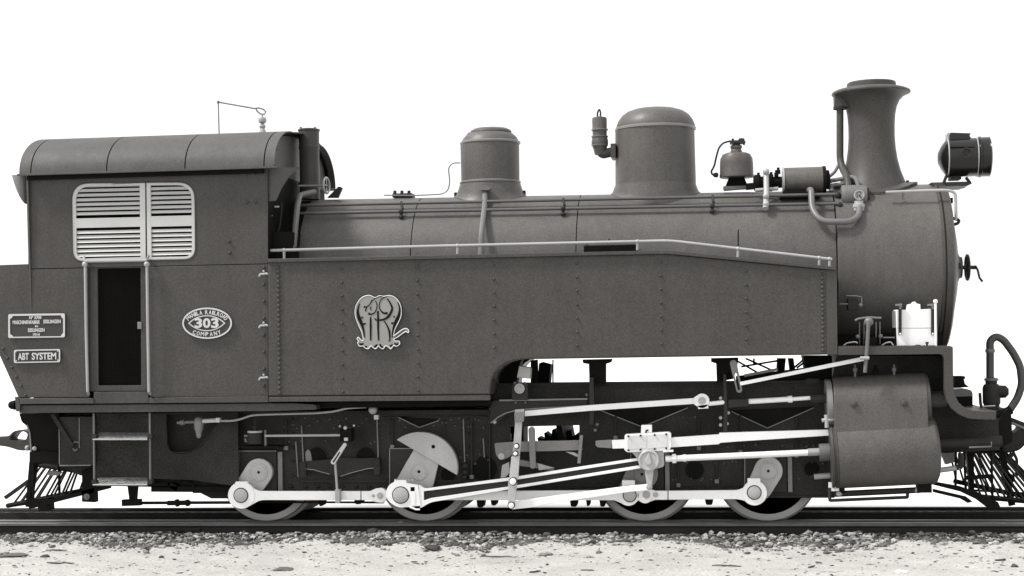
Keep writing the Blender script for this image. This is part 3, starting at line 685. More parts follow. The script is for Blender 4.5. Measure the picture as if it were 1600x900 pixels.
# turbo feed pump
pu = pt(1222, 283, -.30); pv = pt(1288, 281, -.30); pd = (pv - pu).normalized(); pk = m_px(1250, 280, -.3)
fp = part('air_pump', MB().lathe([(20*pk, 0), (20.6*pk, .01), (20.6*pk, 60*pk)], pu + pd*.02, pd, 48), CLAD)
part('pump_flange', MB().lathe([(20*pk, 0), (22*pk, .004), (22*pk, .02), (20*pk, .024)], pu, pd, 48), RAILB, fp)
part('pump_cover', MB().lathe([(21.5*pk, 0), (21.5*pk, 5*pk), (15*pk, 6*pk), (15*pk, 10*pk), (6*pk, 12*pk), (0, 12*pk)], pu + pd*62*pk, pd, 40), IRON, fp)
vg = MB(); vg.lathe([(9*pk, 0), (13*pk, 2*pk), (13*pk, 9*pk), (10*pk, 10*pk), (10*pk, 20*pk), (14*pk, 21*pk), (14*pk, 29*pk), (9*pk, 30*pk), (9*pk, 44*pk)], pt(1177, 286, -.3), pd, 20)
for u, v in ((1185, 272), (1205, 271), (1213, 268), (1216, 264)): vg.zl(u, [(3.4, v + 8), (3.4, v + 2), (2, v + 1), (2.4, v - 2), (0, v - 2.6)], -.34, 8)
vg.bar(1166, 291, 1186, 289, 9, -.35, -.22); part('pump_valve_gear', vg, IRON, fp)
part('pump_rod', MB().ptube([(1180, 297.5, -.42), (1216, 294.5, -.42)], -.42, 3, 8), RAILB, fp)
part('pump_saddle', MB().poly([(1226, 296), (1275, 294), (1282, 308), (1218, 310)], -.5, -.2), IRON, fp)
part('exhaust_pipe', MB().ptube([(1284, 280, -.2), (1296, 276, -.2), (1305, 268, -.1), (1310, 258, -.05)], -.2, 2.6, 10, 8), PIPE, fp)
part('exhaust_pipe', MB().ptube([(1284, 291, -.25), (1295, 283, -.25), (1312, 280, -.25), (1330, 276, -.3), (1338, 279, -.36), (1341, 291, -.4)], -.2, 3.4, 10, 8), PIPE, fp)
part('exhaust_pipe', MB().ptube([(1300, 291, -.3), (1304, 289, -.3), (1318, 288, -.3)], -.3, 3.6, 10, 4), PIPE, fp)
# chimney
ch = part('chimney', MB().zl(1361.5, [(64, 316), (58, 300), (50, 285), (43.5, 268), (39, 250), (36.4, 232), (35.3, 214), (35.4, 196), (36.6, 180), (39, 168), (43.5, 158), (50, 151.5), (56, 148.6), (60, 147), (60.4, 145), (59, 143), (54, 140.6), (46, 138.6), (38, 137.5), (37, 137.5)], 0, 84), PAINT)
part('chimney_lip', MB().zl(1361.5, [(38, 139), (37.4, 130.5), (36, 129), (33.5, 129.5), (32, 140)], 0, 72), PAINT, ch)
part('chimney_throat', MB().zl(1361.5, [(33, 140), (0, 140.2)], 0, 48), IRON, ch)
def saddle2():
    k0 = pt(1361.5, 292, 0); k = m_px(1361.5, 292, 0); n = 84; a = []
    for rr, lift in ((50, .004), (70, .004), (70, .03), (50, .03)):
        for i in range(n):
            th = 2*pi*i/n; x = k0.x + rr*k*cos(th); y = rr*k*sin(th); axz = A0.z + (x - A0.x)*ad.z/ad.x
            a.append((x, y, axz + math.sqrt(max(.01, RS**2 - y*y)) + lift))
    return MB().add(a, [(j*n + i, j*n + (i+1) % n, ((j+1) % 4)*n + (i+1) % n, ((j+1) % 4)*n + i) for j in range(4) for i in range(n)])
part('chimney_flange', saddle2(), PAINT, ch)
cb = MB()
for u, v in ((1368, 292.5), (1405, 284.5), (1418, 282)): cb.zl(u, [(2.6, v + 3), (2.6, v), (0, v - .6)], -.3 if u < 1400 else -.12, 6)
part('chimney_bolts', cb, DARK, ch)
part('exhaust_bracket', MB().poly([(1303.5, 148), (1332, 148), (1330, 167), (1304, 167)], -.09, .05), PAINT, ch, .006)
part('exhaust_flange', MB().zl(1313, [(10, 169.5), (11, 171), (11, 167), (8, 166)], -.03, 20), DARK, ch)
part('exhaust_stack', MB().ptube([(1312.5, 169, -.03), (1312.5, 250, -.03), (1317, 265, -.1), (1323.5, 276, -.3), (1325.5, 293, -.4)], -.05, 5.5, 14, 14), PAINT, ch)
# valve chest with emblem beside the chimney
va = pt(1314, 307, -.48); vk = m_px(1330, 307, -.48)
vb_ = part('valve_chest', MB().lathe([(12*vk, 0), (17*vk, .5*vk), (17.4*vk, 3*vk), (17.4*vk, 36*vk), (16*vk, 39*vk), (9*vk, 40*vk)], va, ad, 36), PIPE)
part('chest_cap', MB().lathe([(13*vk, 0), (13*vk, 3*vk), (6*vk, 4*vk), (0, 4*vk)], va + ad*40*vk, ad, 20), DARK, vb_)
em = pt(1342.5, 305, -.62); em_mb = MB().lathe([(8*vk, -.03), (8*vk, .012), (7*vk, .014), (6.6*vk, .006), (0, .006)], em, Vector((0, -1, .15)), 28)
part('chest_emblem', em_mb, RAILB, vb_)
er = MB(); er.ptube([(1339, 309), (1339.5, 301), (1343, 299.5), (1346, 302), (1342, 305), (1346.5, 310)], -.635, .8, 6); part('emblem_mark', er, DARK, vb_)
ri = MB()
for i in range(7): ri.lathe([(17.3*vk, 0), (17.9*vk, .5*vk), (17.9*vk, 1*vk), (17.3*vk, 1.5*vk)], va + ad*(5 + i*3)*vk, ad, 36)
part('chest_ribs', ri, PIPE, vb_)
part('loop_pipe', MB().ptube([(1265, 297, -.52), (1267.5, 297, -.6), (1268.5, 328, -.72), (1283, 346.5, -.82), (1328, 346.5, -.82), (1342, 338, -.76), (1343, 322, -.66)], -.7, 5, 12, 18), PIPE)
part('pipe_union', MB().zl(1342, [(6, 331), (8.4, 329), (8.4, 325), (9.4, 324), (9.4, 319), (7, 318), (7, 314)], -.64, 12), RAILB)
rods = MB(); rods.ptube([(1310, 322), (1314, 330), (1311, 320)], -.6, 2.4, 8); rods.ball(pt(1309, 305, -.5), .035); rods.ball(pt(1312, 320, -.6), .03); part('control_rod_end', rods, DARK)
# headlight
hk = m_px(1504, 247, -.05); hp = pt(1479, 247, -.05); hd = Vector((1, -.03, 0)).normalized()
hl = part('headlight', MB().lathe([(0, -14*hk), (9*hk, -13*hk), (19*hk, -8*hk), (27*hk, -2*hk), (29*hk, 0), (30*hk, 1*hk), (30*hk, 48*hk)], hp, hd, 48), GLOSS)
part('headlight_rim', MB().lathe([(30*hk, 0), (32*hk, 1*hk), (32*hk, 4*hk), (30.8*hk, 5*hk), (30.8*hk, 16*hk), (31.4*hk, 17*hk), (29*hk, 18.5*hk), (26*hk, 18.5*hk)], hp + hd*47*hk, hd, 48), GLOSS, hl)
part('headlight_glass', MB().lathe([(27*hk, 0), (20*hk, 3*hk), (0, 5*hk)], hp + hd*64*hk, hd, 40), GREY, hl)
b = MB()
for q in (0, 2): b.lathe([(29.6*hk, 0), (30.8*hk, .4*hk), (30.8*hk, 1.6*hk), (29.6*hk, 2*hk)], hp + hd*(q*22)*hk, hd, 48)
part('headlight_bands', b, RAILB, hl)
part('headlight_vent', MB().poly([(1485, 207), (1517, 208), (1515, 212), (1520, 219), (1484, 219)], -.12, .06), GLOSS, hl, .005)
part('vent_tab', MB().poly([(1479, 209), (1483, 206), (1484, 219), (1479, 217)], -.1, .0), RAILB, hl, .003)
part('sight_hole', MB().lathe([(8.5*hk, 0), (8.5*hk, .02), (6.5*hk, .022), (6*hk, .008), (0, .006)], pt(1504.5, 242.5, -.05) + Vector((0, -.198, 0)), Vector((0, -1, 0)), 24), DARK, hl)
part('headlight_latch', MB().ptube([(1485, 230), (1523, 230)], -.235, 1.1, 6), IRON, hl)
f_ = MB(); f_.ptube([(1480, 272), (1474, 287)], -.15, 2.4, 8); f_.ptube([(1509, 277), (1516, 286)], -.15, 2.4, 8); f_.ptube([(1480, 272), (1474, 287)], .15, 2.4, 8); f_.ptube([(1509, 277), (1516, 286)], .15, 2.4, 8); f_.box(1486, 274, 1502, 280, -.1, .1)
part('headlight_legs', f_, DARK, hl)
part('headlight_bracket', MB().poly(fil([(1455, 285), (1516, 283.5, 4), (1519, 287, 4), (1508, 290.5), (1462, 291)], 3), -.22, .22), DARK, hl, .004)
part('bracket_strap', MB().poly([(1455, 285.5), (1473, 284.5), (1475, 293), (1462, 295)], -.28, .28), PAINT, hl, .003)

# ---------------------------------------------------------------- side tank
top = [(418, 409), (1040, 396.5), (1305, 422.5)]
arc = [(820, 561.5), (805, 563), (792, 567), (781, 574), (773, 583), (768, 594), (766, 606)]
tank = part('side_tank', MB().poly([(418.5, 408), (1040, 395.5), (1307, 421.5), (1308, 554)] + arc + [(766, 617), (418.8, 619.4)], YT, -.72), PAINT, bevel=.016)
part('tank_angle', MB().poly([(417, 404.6), (700, 398.4), (1000, 392), (1040, 391), (1060, 392.6), (1305, 417), (1305.5, 422), (1060, 398), (1040, 396.6), (1000, 397.4), (700, 404), (417, 410)], YT - .035, YT + .04), PAINT, tank, .003)
part('tank_skirt', MB().poly([(420, 620.4), (765.6, 617.6), (765.6, 625.6), (420, 628)], YT - .012, YT + .05), PAINT, tank, .003)
part('tank_end_strip', MB().poly([(1291, 421.4), (1307.6, 423), (1308.6, 553.6), (1292, 554)], YT - .008, YT + .01), PAINT, tank, .002)
rv = MB()
for i in range(27): rv.rivet(435 + i*.08, 417.5 + i*7.55, YT, 2.5)
for i in range(18): rv.rivet(1285 + i*.05, 428 + i*7.0, YT, 2.2)
for u, v0, n in ((534, 419.5, 10), (652, 417, 10), (771.5, 414.5, 7), (901, 411.5, 7), (1032.5, 409, 7), (1165.5, 423.5, 6)):
    for i in range(n): rv.rivet(u + i*.18, v0 + i*21.4, YT, 2.0)
part('rivets', rv, PAINT, tank, kind='stuff')
tk2 = mirror(tank)
# tank handrail
hrail = part('tank_handrail', MB().ptube([(423, 391.5), (700, 384.3), (990, 377.6), (1046, 376.3), (1300, 405.5)], YT + .12, 2.5, 10, 14), RAILB)
for u, v, h in ((444, 391, 13), (715, 384, 13), (996, 377.5, 13.5), (1153, 388.7, 13), (1280, 403.2, 11), (1296, 405, 11)):
    q = MB(); q.ball(pt(u, v, YT + .12), .022); q.cyl(pt(u, v, YT + .12), pt(u, v + h, YT + .12), .014)
    part('handrail_post', q, RAILB, hrail)
fl_ = part('filler_lid', MB().box(912, 382.5, 994, 397, YT + .16, YT + .5), IRON, bevel=.01)
q = MB(); q.ptube([(950, 382, YT + .3), (952, 373, YT + .3)], YT + .3, 1, 6); q.ptube([(912, 387, YT + .2), (918, 384, YT + .2), (923, 388, YT + .2)], YT + .2, 2.4, 8)
part('lid_catch', q, IRON, fl_)
part('gauge_rod', MB().ptube([(1153.5, 359), (1153.5, 392)], -.86, 1.1, 6), IRON)

# ---------------------------------------------------------------- writing
def text_geo(body, size, extr, bold=0.0, sx=1.0):
    cu = bpy.data.curves.new('t', 'FONT'); cu.body = body; cu.size = size; cu.extrude = extr; cu.offset = bold; cu.align_x = 'CENTER'; cu.align_y = 'CENTER'
    cu.resolution_u = 3
    o = bpy.data.objects.new('t', cu); COL.objects.link(o); dg = bpy.context.evaluated_depsgraph_get(); dg.update()
    me = o.evaluated_get(dg).to_mesh(); vs = [v.co.copy() for v in me.vertices]; fs = [tuple(p.vertices) for p in me.polygons]
    o.evaluated_get(dg).to_mesh_clear(); bpy.data.objects.remove(o); bpy.data.curves.remove(cu)
    if vs:
        xs = [v.x for v in vs]; ys = [v.y for v in vs]; mx_, my_ = (min(xs) + max(xs))/2, (min(ys) + max(ys))/2
        vs = [Vector(((v.x - mx_)*sx, v.y - my_, v.z)) for v in vs]
    return vs, fs, (max(v.x for v in vs) - min(v.x for v in vs)) if vs else 0
def write(mb, body, u, v, Y, wpx=None, hpx=10, rot=0.0, bold=.02, depth=.006):
    """raised lettering centred on a pixel; wpx, hpx give its width and cap height"""
    k = m_px(u, v, Y); vs, fs, wd = text_geo(body, 1.0, .001, bold)
    hh = max(p.y for p in vs) - min(p.y for p in vs); sy = hpx*k/hh; sx = (wpx*k/wd) if wpx else sy
    c = pt(u, v, Y); o = []
    for p in vs:
        x, z = p.x*sx, p.y*sy; o.append((c.x + x*cos(rot) - z*sin(rot), Y - depth + (0 if p.z > 0 else depth*.95), c.z + x*sin(rot) + z*cos(rot)))
    mb.add(o, fs)
TILT = .016 + .012
YP = YC - .026
def slab(u0, v0, u1, v1, dv, r, Y0, Y1, inset=None):
    c = [(u0, v0, r), (u1, v0 + dv, r), (u1, v1 + dv, r), (u0, v1, r)]
    return fil(c, 4)
mp = part('works_plate', MB().poly(slab(12.5, 490.5, 101.5, 528.5, -1.2, 3, 0, 0), YP, YC - .004), PLATE, bevel=.002)
inner = [(20, 493.6), (95, 492.6), (96.6, 496.5), (98.6, 498), (98.8, 520), (96, 523), (95, 525.4), (20.5, 526.2), (18.4, 523.5), (15.6, 522), (15.3, 498.5), (18, 497)]
part('plate_border', MB().poly(slab(12.8, 490.8, 101.2, 528.2, -1.2, 3, 0, 0), YP - .008, YP - .0005, [inner]), LETTER, mp)
lt = MB(); YL = YP - .001
write(lt, 'Nº 3709', 55.5, 496.3, YL, 20, 5.2, -TILT + .02, bold=.035)
write(lt, 'MASCHINENFABRIK', 41.5, 503.5, YL, 45, 5.8, -TILT + .02, bold=.03); write(lt, 'ESSLINGEN', 81.7, 502.3, YL, 28, 5.8, -TILT + .02, bold=.03)
write(lt, 'IN', 57.4, 509.8, YL, 4.6, 3.2, 0, bold=.03); write(lt, 'ESSLINGEN', 57, 515.8, YL, 27, 5.8, 0, bold=.03); write(lt, '1914', 57.2, 522.8, YL, 11, 4.8, 0, bold=.03)
part('lettering', lt, LETTER, mp)
ap = part('system_plate', MB().poly(slab(21.5, 546.5, 94, 567.5, -1.4, 3, 0, 0), YP, YC - .004), PLATE, bevel=.002)
part('plate_border', MB().poly(slab(21.7, 546.7, 93.8, 567.3, -1.4, 3, 0, 0), YP - .008, YP - .0005, [slab(23.6, 548.6, 91.9, 565.6, -1.3, 2.4, 0, 0)]), LETTER, ap)
lt = MB(); write(lt, 'ABT', 36.8, 557, YL, 18, 11, .0, bold=.025); write(lt, 'SYSTEM', 69, 556.4, YL, 40, 11, .0, bold=.025); part('lettering', lt, LETTER, ap)
q = MB()
for u, v in ((25, 549.6), (90.5, 548.6), (25.4, 564), (90.8, 563)): q.rivet(u, v, YL, 1.1)
part('plate_screws', q, LETTER, ap)
np_ = part('number_plate', MB().poly(ell(323.5, 505, 38.6, 24.2, 64), YP, YC - .004), PLATE, bevel=.002)
part('plate_rim', MB().poly(ell(323.5, 505, 38.8, 24.4, 64), YP - .01, YP - .0005, [ell(323.5, 505, 36.4, 22, 64)]), LETTER, np_)
def lens(w_, h_, n=24):
    R = (w_*w_ + h_*h_) / (2*h_); t = math.asin(w_/R); o = []
    for k in range(n + 1): a = -t + 2*t*k/n; o.append((323 + R*sin(a), 505 - (R*cos(a) - (R - h_)) + 0))
    for k in range(1, n): a = t - 2*t*k/n; o.append((323 + R*sin(a), 505 + (R*cos(a) - (R - h_))))
    return o
part('plate_lens', MB().poly(lens(29, 12.4), YP - .006, YP - .0005, [lens(26.6, 10.9)]), LETTER, np_)
lt = MB(); 

def digit(c, u):
    q = MB(); write(q, c, u, 504.8, YL, 12.2, 15.5, 0, bold=.035, depth=.008); part('plate_digit', q, LETTER, np_)
digit('3', 310.3); digit('0', 323.2); digit('3', 336)

lt = MB(); s_ = 'MANILA RAILROAD'
wid = {'I': .5, ' ': .55, 'M': 1.25, 'L': .85}
tot = sum(wid.get(c, 1) for c in s_); acc = 0
for c in s_:
    wv = wid.get(c, 1); f = (acc + wv/2) / tot; acc += wv
    if c == ' ': continue
    a = math.radians(-158 + 136*f); u, v = 323.5 + 33.2*cos(a), 505.3 + 17.5*sin(a)
    tx, ty = -33.2*sin(a), 17.5*cos(a); write(lt, c, u, v, YL, 4.6*wv, 6.8, -math.atan2(ty, tx), bold=.03)
s_ = 'COMPANY'
for i, c in enumerate(s_):
    a = math.radians(126 - 12.2*i); a = math.radians(123.5 - 11.3*i); u, v = 323.2 + 35*cos(a), 505 + 17.2*sin(a)
    tx, ty = 35*sin(a), -17.2*cos(a); write(lt, c, u, v, YL, 5 if c != 'M' else 5.8, 6.6, -math.atan2(ty, tx), bold=.03)
part('lettering', lt, LETTER, np_)
# monogram
def Z3(P): return [(540 + x/7.5, 440 + y/7.5) for x, y in P]
sil = [(345,187),(400,165),(450,172),(510,162),(570,180),(622,232),(650,305),(650,400),(622,470),(582,550),(562,618),(566,634),(665,562),(715,550),(742,576),(732,600),(698,588),(610,650),(568,672),(580,697),(625,698),(635,730),(600,757),(562,752),(532,788),(502,770),(470,752),(440,788),(405,774),(385,757),(352,788),(320,772),(300,752),(267,786),(230,780),(205,755),(162,757),(142,718),(152,700),(135,670),(152,653),(182,685),(207,685),(192,600),(150,505),(114,400),(118,300),(160,218),(220,172),(285,162)]
def smooth_loop(P, k=4):
    n = len(P); o = []
    for i in range(n):
        p0, p1, p2, p3 = [Vector(P[(i + j) % n]) for j in (-1, 0, 1, 2)]
        for s in range(k):
            t = s/k; q = .5*((2*p1) + (p2-p0)*t + (2*p0-5*p1+4*p2-p3)*t*t + (3*p1-3*p2+p3-p0)*t**3); o.append((q.x, q.y))
    return o
sil = smooth_loop(sil)
mono = part('monogram', MB().poly(Z3(sil), YT - .03, YT + .001), EMBL, bevel=.002)
part('monogram_back', MB().poly([(597 + (x - 597)*1.045, 502 + (y - 502)*1.045) for x, y in Z3(sil)], YT - .012, YT + .001), DARK, mono)
def strokes(L, Y0, Y1, name, m, child=True):
    q = MB()
    for P, wd in L:
        n = len(P); Q = []
        for i in range(n - 1):
            p0, p1, p2, p3 = [Vector(P[max(0, min(n-1, j))]) for j in (i-1, i, i+1, i+2)]
            for s in range(4):
                t = s/4; Q.append(tuple(.5*((2*p1) + (p2-p0)*t + (2*p0-5*p1+4*p2-p3)*t*t + (3*p1-3*p2+p3-p0)*t**3)))
        Q.append(P[-1]); N = len(Q)
        ww = [1.22 * (wd[0] + (wd[1]-wd[0])*min(1, 2*i/(N-1)) if i < N/2 else wd[1] + (wd[2]-wd[1])*(2*i/(N-1) - 1)) / 7.5 for i in range(N)]
        q.ribbon(Z3(Q), ww, Y0, Y1)
    return part(name, q, m, mono)
darks = [([(165,255),(143,330),(150,405),(180,480),(207,560),(222,655)], (6,34,8)), ([(610,240),(635,315),(622,400),(585,480),(558,565),(546,655)], (6,34,9)),
 ([(292,415),(293,520),(293,690)], (12,20,12)), ([(378,345),(380,460),(381,560),(386,690)], (16,20,12)), ([(486,200),(515,240),(543,300),(538,345),(505,405),(455,440),(395,452),(350,447),(345,428)], (10,24,6)),
 ([(310,215),(275,275),(235,298),(212,292)], (7,9,18)), ([(430,170),(370,182),(320,215),(290,255)], (7,8,7)), ([(350,225),(368,285),(345,355),(300,383),(265,372)], (8,9,20)), ([(480,172),(415,210),(393,275),(405,330),(445,368),(492,370)], (8,8,22)),
 ([(450,460),(488,520),(512,590),(518,675),(505,700)], (9,18,8)), ([(245,300),(232,345)], (8,9,16)), ([(295,290),(293,335)], (8,9,8)), ([(185,425),(205,412)], (20,14,6)), ([(205,500),(238,488)], (24,14,6)), ([(575,408),(555,415)], (16,12,5)), ([(535,490),(570,480)], (22,14,6)),
 ([(158,728),(185,735),(210,725)], (10,22,10)), ([(225,765),(250,760)], (12,16,10)), ([(330,765),(352,755),(372,735)], (10,20,10)), ([(400,730),(415,760),(440,770)], (10,20,10)), ([(515,750),(535,752),(548,735)], (10,18,10)), ([(570,722),(600,738),(615,722)], (10,20,10)), ([(570,660),(640,605),(690,568)], (7,7,7))]
strokes(darks, YT - .0345, YT - .0295, 'monogram_inlay', IRON)
rim = MB(); rim.ptube(Z3(sil), YT - .030, .75, 6, closed=True); part('monogram_edge', rim, COVER, mono)

# ---------------------------------------------------------------- footplate, running board
part('footplate', MB().poly(fil([(30, 633.4), (455, 630), (494, 632, 4), (494, 640), (422, 642.4), (30, 645.5)], 4), YC + .01, -YC), PAINT, bevel=.003)
part('tank_support', MB().poly([(421, 629.6), (766, 626.6), (766, 634), (500, 638)], -1.1, 1.1), IRON)
band = fil([(1309, 541.5), (1489, 541, 3), (1489.5, 606, 30), (1502, 645, 26), (1532, 655, 14), (1558, 655.5), (1557, 642.5), (1533, 642, 16), (1512, 632, 20), (1502, 606, 18)], 6)
outer = [(1309, 541.5), (1487, 541), (1489, 543), (1489.5, 605), (1492, 618), (1498, 629), (1507, 637), (1519, 641), (1532, 642.3), (1557, 642.6)]
innr = [(1556, 655.6), (1528, 655.4), (1512, 653.6), (1498, 647.5), (1486, 637.5), (1479, 625), (1476, 609), (1475, 560), (1473, 554.8), (1468, 553.4), (1309, 555.2)]
part('running_board', MB().poly(outer + innr, YT - .005, YT + .09), PAINT, bevel=.004)
part('running_plate', MB().poly(outer + [(1556, 645), (1530, 644.6), (1512, 641), (1500, 634.5), (1491, 624), (1487, 610), (1486, 546), (1309, 545.5)], YT + .09, -YT), PAINT)
rr = MB()
for i in range(40): rr.rivet(1313 + i*4.35, 541.2, YT + .02, 1.6, 5)
part('board_rivets', rr, DARK, kind='stuff')
# white lubricator box on the running board
wb = part('lubricator_box', MB().poly([(1400, 484), (1420, 484), (1421, 475.5), (1428, 474), (1430, 471), (1432, 474), (1438, 475.5), (1438.5, 483.5), (1460, 482), (1460.5, 540), (1402, 540.5)], YT + .1, YT + .32), WHITE, bevel=.004)
part('box_seam', MB().poly([(1402, 512.4), (1460, 512), (1460, 512.7), (1402, 513.1)], YT + .0985, YT + .11), GREY, wb)
for u in (1406.5, 1457.5):
    s = part('box_strap', MB().poly(fil([(u - 2.4, 481), (u + 2.4, 481), (u + 2.4, 524, 2.2), (u - 2.4, 524, 2.2)], 4), YT + .07, YT + .09), DARK, wb)
    part('strap_stud', MB().nut(u, 521.6, YT + .07, 1.6, 10, .012), WHITE, wb)
    q = MB(); q.bar(u - 7, 476.5, u + 3, 475.5, 3, YT + .06, YT + .12); q.cyl(pt(u, 477, YT + .08), pt(u, 483, YT + .08), .014); part('wing_nut', q, GREY, wb)
q = MB(); q.cyl(pt(1462.3, 541, YT + .06), pt(1461.7, 472, YT + .06), .0115); part('lamp_post', q, WHITE, wb); part('post_knob', MB().ball(pt(1461.7, 471, YT + .06), .022), WHITE, wb)
part('box_side', MB().box(1397, 486, 1400, 512, YT + .14, YT + .3), GREY, wb); part('box_foot', MB().box(1399.5, 512.5, 1402, 540, YT + .14, YT + .3), IRON, wb)
q = MB(); q.zl(1448.5, [(1.6, 541), (1.6, 537), (3, 536), (2.6, 534.5), (0, 534)], YT + .04, 8); q.zl(1434, [(5, 541), (4, 539), (0, 538.2)], YT + .04, 12); part('board_plugs', q, DARK)
# drain cock lever and its fittings
q = MB(); q.ptube([(1336, 501), (1341, 498, ), (1357, 496), (1377, 497)], YT + .03, 1.8, 8, 4); q.ball(pt(1357.5, 503, YT + .02), .045); q.ball(pt(1356, 519, YT), .02)
lv = part('cock_lever', q, PIPE)
part('lever_stem', MB().ptube([(1357, 502), (1355, 540), (1351.5, 582)], YT - .02, 3, 10), PIPE, lv)
part('lever_joint', MB().ptube([(1344, 559.5), (1358, 559.5)], YT - .04, 2.8, 10), RAILB, lv)
sm = part('smokebox_saddle', MB().poly([(1309, 522), (1474, 522), (1474, 700), (1309, 700)], -.62, .75), IRON)
q = MB(); q.ball(pt(1340.5, 526, YT + .1), .022); q.ball(pt(1376, 525.5, YT + .1), .022)
for u in (1343, 1350, 1369, 1375): q.ptube([(u, 503, YT + .15), (u, 538, YT + .15)], YT, .9, 6)
q.ptube([(1380, 527.5, YT + .1), (1398, 527.5, YT + .1)], YT, 1.3, 6)
part('oil_pipes', q, PIPE)
q = MB()
for u0, u1, s in ((1318, 1340, 1), (1378, 1396, -1)): q.ptube([(u0, 540, YT + .06), (u0 + 5, 536, YT + .06), (u1 - 4, 534, YT + .06), (u1, 540 if s < 0 else 536, YT + .06)], YT, 1.2, 6, 3)
part('oil_pipes', q, RAILB)
q = MB(); q.box(1352, 527, 1370, 540, YT + .1, YT + .25); q.box(1331, 528, 1346, 540, YT + .2, YT + .4); part('oil_cups', q, IRON)
ob = part('oil_box', MB().box(1325, 466, 1341, 484, -1.05, -.9), DARK, bevel=.004)
q = MB(); q.ptube([(1322, 462), (1338, 462.5), (1346.5, 464), (1346.5, 476)], -1.06, 1.1, 6); q.ptube([(1312, 475), (1325, 475)], -1.06, 1.2, 6); q.ball(pt(1345, 477, -1.06), .02); part('oil_box_pipe', q, PIPE, ob)

# ---------------------------------------------------------------- frames and wheels
YF = -.80
fr_out = [(48, 646), (766, 640), (766, 599), (1300, 594), (1308, 556), (1474, 556), (1476, 612), (1490, 640), (1514, 655), (1560, 656), (1562, 703), (1480, 708), (1304, 708), (1304, 778), (330, 779), (300, 764), (240, 757), (172, 756), (168, 747), (150, 745), (125, 743), (100, 730), (60, 722), (47, 695)]
hole = [(797, 667), (905, 664.5), (905, 694), (797, 695)]
fr = part('main_frame', MB().poly(fr_out, YF, YF + .03, [hole]), FRAMEP, bevel=.002)
for u0, v1, u1 in ((497, 791, 506), (553, 788, 566), (744, 793, 757), (766, 790, 777), (890, 792, 903), (915, 791, 923), (936, 792, 947), (1101, 789, 1115)): part('brake_lug', MB().poly(fil([(u0, 779), (u1, 779), (u1 - 2, v1, 3), (u0 + 2, v1, 3)], 3), YF - .05, YF + .1), IRON)
ffar = [[(pt(u, v, YF).x, pt(u, v, YF).z) for u, v in [(60, 646), (766, 640), (766, 606), (1300, 602), (1474, 560), (1474, 655), (1304, 700), (1304, 772), (330, 772), (120, 740)]]]
hz = [(pt(u, v, YF).x, pt(u, v, YF).z) for u, v in [(780, 640), (930, 638), (930, 720), (780, 722)]]
part('main_frame', MB().xz([ffar[0], hz], -YF - .03, -YF), IRON)
rv = MB()
for u in list(range(328, 350, 13)) + [455, 478, 497, 516, 535, 557, 577, 592] + list(range(730, 975, 23)) + [1060, 1080, 1105, 1130, 1155]: rv.rivet(u, 760, YF, 2.8)
for v in range(655, 770, 22):
    for u in (365, 458, 610, 732): rv.rivet(u, v, YF, 2.2)
part('rivets', rv, DARK, fr, kind='stuff')
part('frame_rib', MB().bar(470, 752, 770, 752, 3, YF - .02, YF), DARK, fr)
part('frame_rib', MB().bar(800, 759, 1165, 758, 2, YF - .015, YF), DARK, fr)
part('frame_rib', MB().bar(770, 605.5, 1295, 601, 1.6, YF - .02, YF), DARK, fr)
part('frame_rib', MB().bar(600, 652.5, 760, 651, 1.6, YF - .02, YF), DARK, fr)
part('ash_pan', MB().box(300, 640, 765, 770, -.42, .42), IRON)  # ash pan, also a dark box filling the shaded underframe
part('rear_shade_filler', MB().box(150, 640, 400, 744, -.7, .7), IRON)  # dark box added to fill the shade inside the rear frames
part('axle_shade_filler', MB().box(930, 606, 1300, 745, -.42, .42), IRON)  # dark box added to fill the shade between the front axles
wheelx = [(403, 738), (655, 738), (1006, 739), (1200, 738)]
RW = .5
WX = [pt(u, v, -.9).x for u, v in wheelx]
def wheel(x):
    O = Vector((x, RY, .497)); A = Vector((0, -1, 0)); mbw = MB()
    mbw.lathe([(.07, -.06), (.09, -.06), (.09, .06), (0, .06)], O, A, 20)
    mbw.lathe([(.40, -.05), (.44, -.05), (.44, .035), (.40, .035)], O, A, 48)
    for i in range(12):
        t = 2*pi*i/12; d = Vector((cos(t), 0, sin(t))); mbw.cyl(O + d*.07, O + d*.42, .03, .022, 8)
    mbw.lathe([(.06, 0), (.06, -1.13)], O, A, 14)
    w_ = part('wheel', mbw, IRON)
    part('tyre', MB().lathe([(.43, .06), (.437, .062), (.494, .06), (RW - .002, .055), (RW, -.06), (RW + .03, -.075), (RW + .03, -.095), (.43, -.10), (.43, .06)], O, A, 96), TYRE, w_)
    return w_
wl = wheel(WX[0]); mirror(wl)
for x in WX[1:]:
    for s in (wl,):
        c = s.copy(); COL.objects.link(c); c.location.x = s.location.x + x - WX[0]; W[c.name] = W[s.name] + Vector((x - WX[0], 0, 0))
        for chd in s.children: d = chd.copy(); COL.objects.link(d); d.parent = c; W[d.name] = W[chd.name]
        mirror(c)
# axleboxes and horn guides
for i, (u0, v0, u1, v1) in enumerate(((372, 704, 441, 769), (608, 700, 669, 769), (985, 705, 1046, 769), (1163, 712, 1238, 769))):
    ab = part('axlebox', MB().box(u0, v0, u1 - 9, v1, YF - .05, YF), DARK, bevel=.004)
    part('horn_guide', MB().box(u1 - 7, v0 + 2, u1, v1, YF - .035, YF), GREY if i != 1 else DARK, ab, .003)
    q = MB(); q.bar(u0, v0 + .8, u1 - 9, v0 + .8, 1.4, YF - .056, YF - .05); q.bar(u0 + .7, v0 + 1, u0 + .7, v1, 1.4, YF - .056, YF - .05); part('axlebox_edge', q, GREY, ab)
